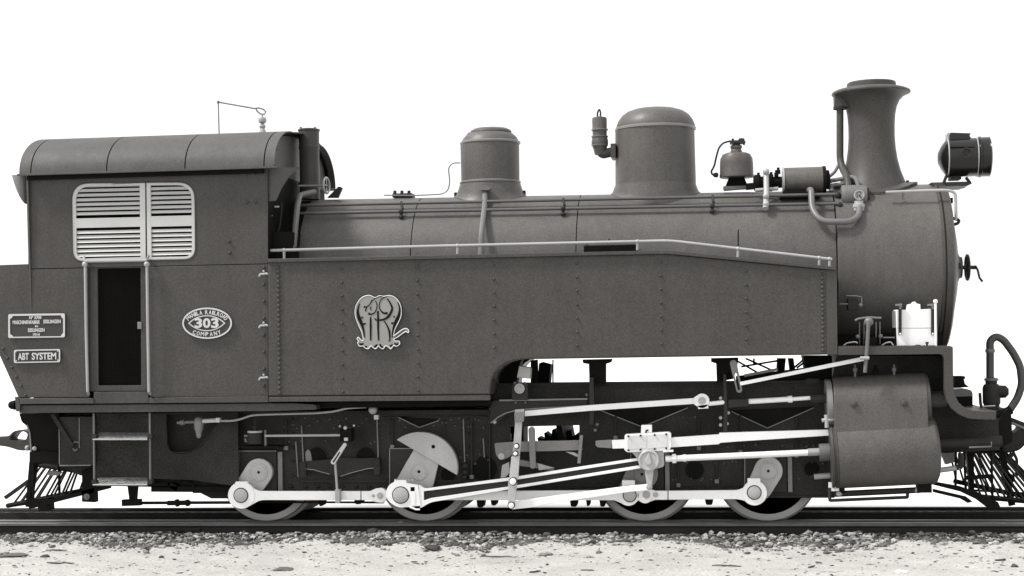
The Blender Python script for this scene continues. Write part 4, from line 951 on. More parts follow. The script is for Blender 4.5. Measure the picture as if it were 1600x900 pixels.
# spring brackets (V plates)
for (a, b, c) in (((622, 652), (655, 668), (686, 657)), ((935, 640), (1003, 667), (1075, 637)), ((1143, 643), (1199, 669), (1272, 637)), ):
    v_ = part('spring_plate', MB().poly([a, b, c, (c[0], c[1] - 1.5), (a[0], a[1] - 1.5)], YF - .02, YF - .001), IRON)
    part('plate_edge', MB().ribbon([a, b, c], 1.5, YF - .028, YF - .018), GREY, v_)
# equalising beam
eq = part('spring_beam', MB().poly([(469, 722), (512, 718), (535, 715), (562, 716), (592, 715), (594, 732), (570, 734), (545, 741), (530, 745), (512, 741), (490, 734), (469, 732)], YF - .06, YF - .01), DARK, bevel=.003)
q = MB(); q.ribbon([(470, 732), (490, 734), (515, 741)], 1.4, YF - .066, YF - .058); q.ribbon([(532, 744), (555, 737), (575, 732), (594, 731)], 1.4, YF - .066, YF - .058); part('beam_edge', q, GREY, eq)
q = MB(); q.box(468, 722, 478, 745, YF - .08, YF - .05); q.box(584, 718, 593, 742, YF - .08, YF - .05); part('beam_hanger', q, DARK, eq)
for u in (495, 572):
    lo = part('frame_opening', MB().poly(ell(u, 718, 17, 20, 20, pi, 2*pi), YF - .008, YF - .001), IRON, fr)
    part('opening_edge', MB().ribbon(ell(u, 718, 17, 20, 18, pi * 1.02, 1.98*pi), 1.2, YF - .014, YF - .006), DARK, fr)
part('lug', MB().poly(fil([(478, 722), (477, 707, 4), (481, 701, 4), (485, 706, 3), (488, 722)], 3), YF - .02, YF - .008), GREY, fr)
q = MB()
for u0, v0, u1, v1 in ((471, 665, 474, 722), (462, 690, 466, 745), (589, 655, 591, 718), (724, 655, 726, 722), (341, 655, 341.5, 735), (755, 685, 757, 715)): q.ptube([(u0, v0), (u1, v1)], YF - .03, 1.1, 6)
part('sand_pipes', q, GREY)
q = MB()
for u, v in ((727, 728), (727, 738), (726, 746)): q.zl(u, [(4, v + 3), (5, v), (4, v - 3)], YF - .05, 10)
part('pipe_clamp', q, DARK)

# spring hangers, stays and small fittings on the frame
for u, v0, v1 in ((613, 655, 698), (694, 655, 720), (737, 660, 745), (962, 650, 684), (1092, 652, 700), (1157, 648, 706), (1245, 650, 712), (1120, 700, 752), (1060, 702, 758), (352, 655, 700), (447, 655, 700)):
    sh = part('spring_hanger', MB().ptube([(u, v0, YF - .03), (u, v1, YF - .03)], YF, 1.5, 8), DARK)
    q = MB(); q.zl(u, [(3.4, v1 + 3), (3.8, v1), (3.4, v1 - 3)], YF - .03, 6); part('hanger_collar', q, GREY, sh)
for u, v, r in ((757, 733, 20), (700, 742, 12), (1085, 735, 15), (1268, 733, 12)):
    fo = part('frame_opening', MB().disc(u, v, r, YF - .006, YF - .001, 28), IRON, fr)
    part('opening_edge', MB().ribbon(ell(u, v, r, r, 30, .2, pi*1.35), 1.1, YF - .012, YF - .004), DARK, fr)
part('frame_rib', MB().bar(765, 645, 765, 775, 2, YF - .03, YF), DARK, fr)
part('frame_rib', MB().bar(330, 776.5, 1300, 776, 2, YF - .02, YF), DARK, fr)
part('frame_rib', MB().bar(1050, 694, 1290, 690, 1.6, YF - .012, YF), DARK, fr)
part('frame_rib', MB().bar(930, 706, 975, 704, 1.6, YF - .012, YF), DARK, fr)
rv = MB()
for i in range(46): rv.rivet(620 + (i % 23)*6.5 + random.uniform(-2, 2), 660 + (i // 23)*58 + random.uniform(-9, 9), YF, random.uniform(1.2, 2.2))
for i in range(40): rv.rivet(1050 + i*6.2 + random.uniform(-2, 2), random.choice((651, 698, 722, 748)) + random.uniform(-3, 3), YF, random.uniform(1.1, 2))
for i in range(24): rv.rivet(445 + i*6.4, random.choice((655, 665, 690)) + random.uniform(-4, 4), YF, random.uniform(1.1, 1.9))
part('rivets', rv, BOLT, fr, kind='stuff')

# ---------------------------------------------------------------- cranks
YK0, YK1 = -.90, -.845
def crank(i, hub, rh, pin, rp, m=STEEL):
    u, v = hub; c = part('crank', MB().poly(hull(ell(u, v, rh, rh, 40) + ell(pin[0], pin[1], rp, rp, 40)), YK0, YK1), m, bevel=.004)
    q = MB().lathe([(14.5*m_px(u, v, YK0), 0), (14.5*m_px(u, v, YK0), .006), (12.6*m_px(u, v, YK0), .009), (12*m_px(u, v, YK0), .002), (2.4*m_px(u, v, YK0), .002), (2*m_px(u, v, YK0), -.002), (0, -.004)], pt(u, v, YK0), Vector((0, -1, 0)), 40)
    part('axle_end', q, m, c); part('axle_centre', MB().disc(u, v, 2, YK0 - .004, YK0), IRON, c)
    part('axle', MB().cyl(pt(u, v, YK0) + Vector((0, .02, 0)), pt(u, v, YK0) + Vector((0, .35, 0)), .075), IRON, c)
    return c
crank(0, (404, 738), 21.5, (388, 762), 21); crank(2, (1003, 741), 25, (986, 766), 19, GREY); crank(3, (1200.5, 736), 22.5, (1187, 762), 20)
c2 = part('crank', MB().poly(fil([(635, 722, 8), (648, 700, 4), (686, 722, 6), (682, 736, 8), (676, 762, 6), (655, 768), (620, 768), (616, 756, 6)], 6), YK0, YK1), STEEL, bevel=.004)
q = MB().lathe([(13.5*m_px(655, 738, YK0), 0), (13.5*m_px(655, 738, YK0), .006), (11.8*m_px(655, 738, YK0), .009), (11.4*m_px(655, 738, YK0), .002), (0, .002)], pt(654.5, 737.5, YK0), Vector((0, -1, 0)), 40)
part('axle_end', q, STEEL, c2); part('axle_centre', MB().disc(654.5, 737, 2.4, YK0 - .004, YK0), IRON, c2)
a0 = math.atan2(685 - 731, 621 - 657); a1 = math.atan2(742 - 731, 715 - 657)
cw_ = ell(656, 732, 59, 57, 40, a0 if a0 > -pi else a0 + 2*pi, a1)
part('counterweight', MB().poly(cw_, YK0 - .03, YK1), STEEL, c2, .005); part('balance_hole', MB().disc(677, 698, 3, YK0 - .031, YK0 - .028, 16), IRON, c2)

# ---------------------------------------------------------------- coupling rods
YR0, YR1 = -1.00, -.95
def rod_eye(u, v, r, Y0, Y1, cup=None):
    q = MB().disc(u, v, r, Y0, Y1, 40)
    if cup: q.poly(cup, Y0 + .002, Y1 - .002)
    return q
def pin(u, v, r, Y0, parent, m=STEEL):
    k = m_px(u, v, Y0); p = pt(u, v, Y0)
    part('crank_pin', MB().lathe([(r*k, -.12), (r*k, .012), ((r - 1.4)*k, .018), (0, .018)], p, Vector((0, -1, 0)), 36), m, parent)
    part('pin_ring', MB().lathe([((r + .3)*k, .001), ((r + 1.5)*k, .001), ((r + 1.5)*k, .003), ((r + .3)*k, .003)], p, Vector((0, -1, 0)), 36), DARK, parent)
q = rod_eye(377, 774, 21, YR0, YR1, [(366.5, 758), (368, 752.5), (386.5, 752.5), (387.5, 760)])
q.poly(fil([(386, 757), (402, 767.5, 8), (563, 767.5), (563, 781.5), (406, 781.5, 8), (388, 792)], 4), YR0 + .006, YR1 - .006)
cr = part('coupling_rod', q, WHITE, bevel=.004)
pin(376.5, 774, 10.5, YR0, cr)
q = MB().poly([(564.6, 767.5), (578, 767.5), (588, 763), (600, 764), (600, 786), (588, 785), (578, 781.5), (564.6, 781.5)], YR0 + .006, YR1 - .006); q.disc(594, 774, 11.5, YR0, YR1, 32)
cr = part('coupling_rod', q, WHITE, bevel=.004); part('knuckle_pin', MB().nut(594, 774.5, YR0, 5, 20, .01), STEEL, cr); part('knuckle_bolt', MB().nut(583.5, 774.5, YR0 + .004, 2.6, 8, .008), STEEL, cr)
q = MB().poly([(640, 784), (650, 781.5), (960, 781.8), (972, 787), (972, 760), (955, 766), (700, 767.5), (650, 768)], YR0 + .006, YR1 - .006)
q.disc(982, 774, 16.5, YR0, YR1, 40); q.poly([(972, 768), (972, 750.5), (992, 750.5), (992, 768)], YR0, YR1); q.poly([(990, 770), (1002, 768), (1002, 781), (990, 785)], YR0 + .006, YR1 - .006)
cr = part('coupling_rod', q, WHITE, bevel=.004); pin(984, 774, 9.5, YR0, cr)
q = MB().disc(1008, 774, 12.5, YR0, YR1, 32); q.poly([(1012, 763), (1024, 767), (1043, 767), (1043, 781), (1024, 781), (1012, 785)], YR0 + .006, YR1 - .006)
cr = part('coupling_rod', q, WHITE, bevel=.004); part('knuckle_pin', MB().nut(1010, 773, YR0, 6, 20, .01), STEEL, cr); part('knuckle_bolt', MB().nut(1024.5, 773, YR0 + .004, 4, 12, .01), STEEL, cr)
q = rod_eye(1179, 770.5, 19.5, YR0, YR1, [(1168, 760), (1168, 747.5), (1188, 747.5), (1188.5, 760)])
q.poly(fil([(1044.5, 767), (1155, 766, 8), (1170, 757), (1170, 785), (1155, 780, 8), (1044.5, 781)], 4), YR0 + .006, YR1 - .006)
cr = part('coupling_rod', q, WHITE, bevel=.004); pin(1178.5, 769.5, 10, YR0, cr)

# ---------------------------------------------------------------- connecting rod, crosshead
YB0, YB1 = -1.09, -1.03
body = fil([(654, 757, 3), (662, 764, 6), (800, 746), (998, 715.5), (1002, 731.5), (800, 764), (672, 785, 8), (656, 795, 4)], 4)
flute = [(662, 767.6), (800, 750.6), (998, 719.6), (999, 727.2), (800, 759.6), (674, 778.4), (662, 782)]
con = part('connecting_rod', MB().poly(body, YB0, YB1, [flute]), WHITE, bevel=.003)
part('rod_web', MB().poly([(660, 766), (800, 749), (999, 718), (1000, 729), (800, 761), (672, 780), (660, 783)], YB0 + .02, YB1 - .02), DARK, con)
q = MB().poly(fil([(606, 783, 8), (602, 770, 8), (608, 757, 6), (616, 753), (616, 750.5), (634, 750.5), (635, 755), (653, 758.5), (657, 790), (640, 792, 4), (622, 793.5, 10)], 5), YB0 - .01, YB1, [[(641, 761), (648, 761), (648, 768), (641, 768)]])
part('big_end', q, WHITE, con, .004)
q = MB()
for u in (618, 623, 629, 639, 645): q.zl(u, [(2, 752), (2, 748.5), (0, 748)], YB0 + .03, 6)
part('oil_cap', q, STEEL, con)
pin(626, 773.5, 12.2, YB0 - .01, con); part('wedge_block', MB().box(641.5, 768, 649, 790, YB0 - .016, YB0 - .005), WHITE, con, .003); part('wedge_slot', MB().box(641.5, 761, 648, 768, YB0 + .03, YB0 + .04), IRON, con)
part('split_pin', MB().ptube([(640, 792), (650, 796), (656, 796)], YB0 - .015, 1.6, 6), WHITE, con)
YX0, YX1 = -1.13, -1.0
xh = part('crosshead', MB().poly(fil([(976, 679, 3), (1046, 675, 3), (1048.5, 678), (1049, 699, 3), (1045, 704, 2), (980, 707, 3), (975.5, 703)], 4), YX0, YX1), WHITE, bevel=.005)
for u0, u1 in ((980.5, 1010.5), (1012, 1043)): part('cover_plate', MB().poly([(u0, 680.8 - (u0-980)*.05), (u1, 680.8 - (u1-980)*.05), (u1, 702 - (u1-980)*.05), (u0, 703 - (u0-980)*.05)], YX0 - .008, YX0 - .001), COVER, xh, .003)
q = MB()
for u in (982, 1001, 1023, 1041):
    for dv in (0, 22): q.nut(u, 681.5 + dv - (u - 982)*.05, YX0 - .008, 1.7, 6, .012)
part('cover_bolts', q, DARK, xh)
part('oil_cup', MB().poly([(1001.5, 677), (1002, 664.5), (1018.5, 664), (1018.5, 676)], YX0 + .01, YX1 - .02), WHITE, xh, .003)
part('oil_cup_tap', MB().ptube([(1009, 676), (1010, 672.5), (1013, 672)], YX0 + .005, 1.4, 6), DARK, xh)
part('crosshead_body', MB().poly(fil([(985, 705), (1037, 703), (1038, 729, 4), (1028, 732), (1000, 732, 4), (996, 716, 6)], 4), YX0 + .03, YX1 + .02), STEEL, xh, .004)
kx = m_px(1014, 719, YX0)
part('gudgeon_pin', MB().lathe([(16.5*kx, -.08), (16.5*kx, .02), (15*kx, .028), (13.4*kx, .028), (12.6*kx, .02), (0, .02)], pt(1014, 719, YX0), Vector((0, -1, 0)), 40), STEEL, xh)
tear = hull(ell(1013, 721.5, 5.4, 5.4, 20) + [(1013.6, 707)])
part('pin_cap', MB().poly(tear, YX0 - .045, YX0 - .02), STEEL, xh, .006)
part('drop_arm', MB().poly([(1007, 734), (1021.5, 734), (1019.5, 752), (1018.5, 764), (1011, 764), (1010, 752)], YX0 + .02, YX0 + .06), STEEL, xh, .004)
part('arm_pin', MB().nut(1015, 760.5, YX0 + .02, 4.6, 16, .05), RAILB, xh)
sb_ = part('slide_bar', MB().poly([(956, 688), (1050, 684), (1124, 678.8), (1124, 694), (1050, 699), (957, 701)], -1.09, -1.02), WHITE, bevel=.003)
part('slide_bar_front', MB().poly([(1124, 676.5), (1150, 675.8), (1298, 671.5), (1298, 680.5), (1150, 690), (1125.5, 692), (1124, 693)], -1.10, -1.01), WHITE, bevel=.003, label='thicker white front length of the slide bar')
part('slide_bar_end', MB().poly([(930.5, 689), (956, 687), (956, 700.5), (934, 699), (930.5, 696)], -1.08, -1.03), GREY, sb_, .003)
pr = part('piston_rod', MB().cyl(pt(1040, 717, -1.08), pt(1296, 705.8, -1.08), .031, seg=20), WHITE)
q = MB(); q.cyl(pt(1067, 716, -1.08), pt(1072, 715.7, -1.08), .036, seg=16); part('rod_collar', q, WHITE, pr)
q = MB(); q.cyl(pt(1050.5, 716.5, -1.08), pt(1056.5, 716.2, -1.08), .05, seg=6); part('rod_nut', q, WHITE, pr)
part('gland_nut', MB().cyl(pt(1262, 706.8, -1.08), pt(1280, 706, -1.08), .038, seg=16), RAILB, pr)
part('cotter', MB().poly([(1036, 703.5), (1052, 703), (1052, 706), (1036, 706.6)], YX0 - .01, YX0 + .03), WHITE, xh)

# ---------------------------------------------------------------- valve gear
YV = -1.18
cl_ = part('combination_lever', MB().poly(hull(ell(801, 752, 7, 7) + ell(799, 789.5, 5.2, 5.2)), YV - .02, YV + .01), STEEL, bevel=.003)
part('lever_upper', MB().poly([(799, 713.5), (812, 712.5), (809.5, 748), (795.5, 748)], YV - .015, YV + .02), STEEL, cl_, .003)
part('lever_link', MB().poly([(804.5, 640), (819, 639), (815.5, 660), (814, 690), (812, 712), (800.5, 712), (802.5, 690), (804.5, 662)], YV, YV + .035), STEEL, cl_, .003)
part('lever_collar', MB().poly([(803.5, 645), (819, 644), (818, 659), (804, 659.5)], YV - .02, YV + .04), GREY, cl_, .003)
for u, v, r in ((801.5, 752, 5.2), (799, 789.5, 4.4), (807, 697, 3.2), (805.5, 708.5, 3)):
    lp_ = part('lever_pin', MB().nut(u, v, YV - .021, r, 18, .022), WHITE, cl_)
    part('pin_washer', MB().disc(u, v, r + 1.5, YV - .024, YV - .012, 20), DARK, cl_)
part('union_link', MB().poly([(800, 783.5), (815, 781.5), (980, 759.5), (1012, 756.6), (1013, 766), (985, 768.5), (860, 787), (830, 793), (800, 796)], YV + .035, YV + .065), WHITE, bevel=.003)
vr = part('valve_rod', MB().poly([(820, 642), (921, 633), (1085, 622), (1086, 631), (921, 642), (820, 650.5)], -1.06, -1.02), WHITE, bevel=.003)
part('valve_rod_joint', MB().poly(hull(ell(1097, 626.5, 11.5, 11.5) + [(1084, 621.5), (1084, 631.5)]), -1.08, -1.03), WHITE, vr, .003)
part('joint_pin', MB().nut(1097, 626, -1.08, 6, 18, .012), STEEL, vr)
q = MB(); q.poly([(1090, 634), (1106, 632), (1107, 638), (1091, 639)], -1.08, -1.03); q.cyl(pt(1107, 631, -1.05), pt(1132, 628.5, -1.05), .022, seg=12); part('valve_spindle', q, WHITE, vr)
q = MB(); q.cyl(pt(1168, 627.5, -1.05), pt(1234, 623.6, -1.05), .026, seg=14); q.cyl(pt(1233, 624, -1.05), pt(1268, 621.5, -1.05), .02, seg=14); part('valve_spindle', q, WHITE, vr)
part('spindle_collar', MB().cyl(pt(1231, 624, -1.05), pt(1238, 623.6, -1.05), .034, seg=14), WHITE, vr)
part('spindle_guide', MB().poly([(1138, 624.5), (1169.5, 623), (1170, 634.5), (1138, 637.5)], -1.1, -1.0), DARK, bevel=.006)
part('spindle_gland', MB().cyl(pt(1266, 623.5, -1.05), pt(1300, 622, -1.05), .048, seg=18), DARK)
# motion bracket
mo = part('motion_bracket', MB().poly([(767, 627), (780, 625), (918, 622.5), (918, 634.5), (860, 640), (815, 643), (792, 648), (776, 660), (765, 663)], -1.0, -.94), DARK, bevel=.003)
q = MB(); q.ribbon([(780, 625.8), (850, 624.6), (918, 623.4)], 2.4, -1.02, -.94); q.ribbon([(767, 661), (778, 652), (790, 645.5), (808, 640.5), (850, 637.5), (918, 634)], 1.8, -1.02, -.94); part('bracket_flange', q, GREY, mo)
part('pedestal', MB().poly([(800, 625), (800, 601), (824.5, 600), (824.5, 625)], -1.06, -.98), DARK, mo, .004)
part('pedestal_bearing', MB().nut(812, 607, -1.06, 8, 24, .02), RAILB, mo)
q = MB(); 
for u in (804.5, 820): q.zl(u, [(2, 603), (2.2, 597), (0, 596)], -1.04, 8)
for u in (806, 821): q.nut(u, 629, -1.0, 1.8, 6, .012)
part('pedestal_bolts', q, PIPE, mo)
part('balance_weight', MB().poly([(811, 571.5), (829, 574.5), (828, 592, ), (807.5, 590)], -1.0, -.86), CREAM, mo, .006)
part('bracket_lug', MB().ball(pt(773, 659.5, -1.0), .02), RAILB, mo)
hs = part('hanger_bracket', MB().poly([(920.5, 590), (927, 589), (929, 640), (927, 664), (921, 664), (921, 640)], -1.04, -.9), DARK, bevel=.003)
part('tank_hanger', MB().poly([(910, 562), (956, 561), (954, 566.5), (946, 569), (946, 600), (921, 600), (920, 569), (911, 567.5)], -.9, -.75), IRON)
q = MB()
for u, v in ((917, 617), (915, 640), (933, 663), (930, 672)): q.ball(pt(u, v, -.98), .018)
part('hanger_bolts', q, PIPE, hs)
gb = part('guide_bracket', MB().poly([(1130, 585), (1134.5, 584), (1137, 640), (1136, 680), (1129.5, 680), (1131, 640)], -1.07, -.9), DARK, bevel=.003)
q = MB()
for u, v in ((1126, 622), (1126, 653), (1126, 664), (1136, 662), (1138, 645)): q.ball(pt(u, v, -1.05), .018)
part('guide_bolts', q, RAILB, gb)
part('tank_hanger', MB().poly([(1111, 560), (1154, 559), (1152, 574), (1146, 592), (1120, 597), (1119, 568), (1111, 565.5)], -.9, -.7), IRON)
part('pump_body', MB().poly([(840, 600), (842, 568), (846, 566), (861, 570), (858, 600)], -.5, -.3), IRON); part('balance_rod', MB().ptube([(864, 562), (864, 625)], -.7, 1.2, 6), IRON)
part('ash_pan_lever', MB().poly([(768, 598), (770, 585), (780, 573), (795, 566), (815, 562), (811, 574), (806, 600)], -.7, -.5), IRON)
part('dumper_link', MB().poly([(829, 563), (839, 562), (840, 601), (829, 601)], -.7, -.6), IRON)
# rack rocker and its links
rk_ = part('rocker_arm', MB().poly(fil([(772.5, 692.5, 3), (800, 690.5), (908, 688, 2), (910, 703), (870, 704.5), (806, 706, 6), (793, 716, 6), (783, 719, 5), (775, 712, 4)], 4), -.98, -.92), GREY, bevel=.003)
part('rocker_pin', MB().nut(783.5, 713, -.98, 5, 20, .012), STEEL, rk_)
part('rocker_link', MB().poly(hull(ell(830.5, 672, 5, 5) + ell(832.5, 728, 4.5, 4.5)), -1.03, -.99), GREY, rk_, .003)
part('rocker_link', MB().poly([(906, 680), (911, 680), (907, 724), (902, 724)], -1.02, -.99), GREY, rk_, .003)
part('link_rod', MB().poly([(797, 717), (818, 719), (846, 725), (866, 732), (864, 737), (840, 732), (812, 728)], -.95, -.92), GREY, rk_, .003)
part('link_arm', MB().poly([(784.5, 727), (795, 722), (797, 738), (790, 746), (782, 747)], -1.02, -.98), RAILB, rk_, .004)
part('wedge_arm', MB().poly([(840, 724), (850, 727), (866, 731), (842, 735)], -.96, -.93), STEEL, rk_)
part('spring_link', MB().poly([(884, 706), (900, 713), (905, 715), (905, 711), (897, 707)], -.99, -.95), RAILB, rk_)
def gear(u, v, r, n, Y0, Y1):
    P = []
    for i in range(n * 4):
        a = 2*pi*i/(n*4); rr = r*(1.0 if i % 4 < 2 else .86); P.append((u + rr*cos(a), v + rr*sin(a)))
    return P
part('rack_pinion', MB().poly(gear(876, 722, 52, 24, 0, 0), -.12, .12), IRON); part('rack_pinion', MB().poly(gear(772, 722, 48, 22, 0, 0), -.12, .12), IRON)
part('frame_stay', MB().poly([(868, 660), (876, 660), (884, 700), (874, 700)], -.6, .6), IRON)
part('frame_stay', MB().poly([(806, 660), (818, 660), (818, 700), (806, 700)], -.2, .2), IRON)
# reach rod
rl = part('reach_link', MB().poly(hull(ell(1146, 568, 5.5, 5.5) + ell(1155, 609, 4.6, 4.6)), -1.16, -1.13, [hull(ell(1149.5, 585, 1.8, 1.8) + ell(1154.5, 608, 1.8, 1.8))]), GREY, bevel=.003)
part('reach_rod', MB().poly([(1156, 597), (1345, 558), (1355, 557.5), (1355.5, 563), (1346, 564.5), (1157, 602.5)], -1.22, -1.19), WHITE, bevel=.003)
q = MB()
for a in (((1150, 563), (1215, 600)), ((1160, 592), (1260, 575)), ((1158, 573), (1225, 562)), ((1165, 560), (1205, 578)), ((1178, 560), (1178, 571)), ((1240, 575), (1258, 560)), ((1245, 575), (1262, 562))): q.ptube(list(a), -.35, 1.7, 6)
part('brake_rigging', q, IRON); 
q = MB(); q.poly([(1215, 560), (1228, 560), (1226, 582), (1214, 580)], -.5, -.3); q.poly([(1232, 560), (1240, 560), (1243, 582), (1235, 582)], -.5, -.3); q.poly([(1255, 556), (1300, 556), (1300, 600), (1262, 596)], -.6, -.2); q.poly([(1150, 588), (1300, 570), (1300, 604), (1150, 606)], -.72, -.6); part('cross_stay', q, IRON)
part('slotted_plate', MB().poly(hull(ell(1264, 596, 6, 4.5) + [(1280, 592), (1280, 599)]), YF - .03, YF - .005), DARK)
part('pipe_stub', MB().bar(1163, 587, 1215, 577, 4, -.9, -.85), GREY)

# ---------------------------------------------------------------- cylinders
YA = -1.03; ka = m_px(1385, 705, YA)
ca, cb_ = pt(1303, 710, YA), pt(1461, 702, YA); cd = (cb_ - ca).normalized(); cl2 = (cb_ - ca).length
rc = 53.5*ka
cyl1 = part('adhesion_cylinder', MB().lathe([(rc - .01, .02), (rc, .024), (rc, cl2 - .03), (rc - .015, cl2 - .008), (rc - .06, cl2 + .015), (rc - .14, cl2 + .03), (0, cl2 + .03)], ca, cd, 96), CLAD)
part('cylinder_cover', MB().lathe([(rc - .03, -.045), (rc - .005, -.04), (rc - .002, -.02), (rc - .012, -.017), (rc - .012, .0), (rc - .002, .003), (rc - .002, .02)], ca, cd, 96), PAINT, cyl1)
part('piston_gland', MB().cyl(pt(1280, 707, -1.08), pt(1302, 706, -1.08), .085, seg=24), PIPE, cyl1)
# upper cylinder with flat-sided cladding
YU = -1.0; ua, ub = pt(1300, 632, YU), pt(1444, 625, YU); ku = m_px(1370, 628, YU); ud = (ub - ua).normalized(); ul = (ub - ua).length
ru = 43*ku
def cladding(l0, l1, r):
    mbz = MB(); P = []
    for i in range(25): a = pi*i/24; P.append((-cos(a)*r, sin(a)*r))          # over the top, from the near side
    P += [(r, -.36), (-r, -.36)]
    n = len(P); vs = [ua + ud*l + Vector((0, y, z)) for l in (l0, l1) for y, z in P]
    fs = [tuple(range(n)), tuple(range(2*n - 1, n - 1, -1))] + [(i, (i+1) % n, (i+1) % n + n, i + n) for i in range(n)]
    return mbz.add(vs, fs)
cyl2 = part('rack_cylinder', cladding(0, ul, ru), CLAD, bevel=.008)
part('cylinder_cover', MB().lathe([(ru - .06, -.06), (ru - .02, -.055), (ru - .02, -.004), (ru - .04, 0)], ua, ud, 64), GREY, cyl2)
part('cylinder_cover', MB().lathe([(ru - .005, 0), (ru - .005, .03), (ru - .05, .045), (.08, .05), (.08, .2), (0, .2)], ub, ud, 64), PAINT, cyl2)
for u, v in ((1334.5, 631.5), (1413, 630)):
    kk = m_px(u, v, YU); part('cladding_stud', MB().lathe([(5*kk, -.03), (5*kk, .015), (3.5*kk, .022), (0, .024)], pt(u, v, YU - ru), Vector((0, -1, .05)), 16), PAINT, cyl2)
q = MB()
for u, v in ((1336, 577), (1397, 575)): q.zl(u, [(2, 590), (2, 582), (3.6, 580), (3.4, 575), (1.6, 573), (1.6, 570), (0, 569)], -1.05, 10)
part('lubricator', q, PIPE, cyl2)
part('lubricator_cap', MB().zl(1368, [(5, 582), (4, 578), (2, 576), (2.4, 571), (0, 570)], -1.0, 12), IRON, cyl2)
q = MB(); q.ptube([(1284, 657), (1304, 655)], -1.2, 3, 8); q.ptube([(1291, 648), (1292, 668)], -1.2, 3.4, 8); part('cylinder_cock', q, RAILB)
for v in (745,): 
    q = MB(); q.cyl(pt(1272, 745, -1.0), pt(1297, 743, -1.0), .028, seg=14); part('relief_valve', q, RAILB); part('relief_valve_end', MB().cyl(pt(1265, 745.5, -1.0), pt(1272, 745, -1.0), .018, seg=10), DARK)
q = MB()
for v in (575, 597, 618, 640): q.nut(1292, 598 + (v - 575)*1.6, -1.1, 2.4, 6, .02)
part('cover_nuts', q, PIPE, cyl2)
# drain gear below
dg_ = part('drain_pipe', MB().cyl(pt(1302, 772, -1.05), pt(1438, 765.5, -1.05), .03, seg=12), DARK)
q = MB(); q.ball(pt(1311, 771.5, -1.08), .03); q.ball(pt(1434, 766, -1.08), .032); part('pipe_plug', q, RAILB, dg_)
part('drain_rod', MB().ptube([(1296, 762, -1.1), (1296.5, 782, -1.1), (1418, 777, -1.1), (1418, 770, -1.1)], -1.1, 2.6, 8, 2), DARK, dg_)
q = MB(); q.box(1312, 755, 1320, 770, -1.1, -1.0); q.box(1433, 750, 1456, 770, -1.12, -1.0); part('drain_cock', q, IRON, dg_)
part('cock_arm', MB().poly([(1295, 754), (1301, 755), (1302, 763), (1311, 763), (1311, 767), (1295, 768)], -1.1, -1.04), WHITE, dg_)

# ---------------------------------------------------------------- front end
bb = part('tail_rod_cover', MB().cyl(pt(1462, 693, -1.0), pt(1565, 689, -1.0), .052, seg=24), DARK)
part('step_bracket', MB().ptube([(1514, 699, -1.1), (1549, 697.5, -1.1), (1549, 690, -1.1)], -1.1, 1.4, 6), GREY, bb)
part('buffer_beam', MB().poly(fil([(1448, 655), (1515, 655.5), (1562, 656.5), (1570, 640, 8), (1580, 640, 8), (1582, 690), (1560, 702), (1448, 706)], 4), -.6, .6), IRON)
part('steam_chest_pipe', MB().cyl(pt(1466, 735, -.95), pt(1499, 730.5, -.95), .026, seg=14), RAILB)
part('pipe_elbow', MB().ptube([(1494, 731, -.95), (1502, 729, -.95), (1501, 708, -.95)], -.95, 4.5, 10, 4), DARK)
part('draw_gear_plate', MB().poly([(1470, 706), (1492, 706), (1492, 722), (1478, 726)], -.8, -.7), GREY)
part('guide_stay', MB().ptube([(1493.5, 706), (1493, 758)], -.95, 2, 8), IRON)
bx = part('lamp_box', MB().poly(fil([(1488, 610), (1516, 608.5, 3), (1520, 613, 3), (1520, 636), (1488, 637)], 3), -.3, .3), PIPE, bevel=.01)
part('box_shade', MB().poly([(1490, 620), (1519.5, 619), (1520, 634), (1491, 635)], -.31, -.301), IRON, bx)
q = MB(); q.box(1491, 588, 1508, 592.5, -.25, .0); q.poly([(1494, 593), (1506, 592), (1508, 600), (1515, 605), (1489, 606)], -.25, .0); part('coupling_case', q, IRON, bx)
vs_ = part('brake_valve', MB().zl(1549, [(12, 640), (12, 632), (13.5, 630), (13.5, 606), (12, 602), (11, 600.5), (9, 600), (9, 595), (10, 594), (10, 591), (6, 590)], -.35, 28), DARK)
part('valve_cap', MB().lathe([(10*.0066, 0), (9.5*.0066, .07), (.03, .10), (0, .1)], pt(1560, 612, -.35), Vector((1, -.2, 0)), 18), DARK, vs_)
part('valve_ring', MB().zl(1549, [(10, 595), (11, 594), (11, 592), (10, 591)], -.35, 24), PIPE, vs_)
part('valve_lever', MB().ptube([(1531, 614), (1532, 630), (1534, 638)], -.5, 2.4, 8), DARK, vs_); part('valve_handle', MB().ptube([(1525, 639), (1538, 635), (1555, 634)], -.5, 1.4, 6), RAILB, vs_)
hs_ = part('brake_hose', MB().ptube([(1547, 592, -.35), (1547, 548, -.35), (1546.5, 533, -.35), (1556, 525, -.35), (1568, 531, -.35), (1583, 551, -.38), (1594, 572, -.4), (1597, 600, -.42), (1590, 622, -.43), (1578, 640, -.45), (1572, 648, -.45)], -.35, 6, 14, 8), HOSE)
part('hose_clip', MB().zl(1547, [(7, 551), (7.4, 550), (7.4, 546.5), (7, 545.5)], -.35, 18), PIPE, hs_)
part('hose_coupling', MB().ptube([(1558, 650, -.46), (1574, 643, -.46), (1580, 640, -.46)], -.46, 7, 10, 3), IRON, hs_)
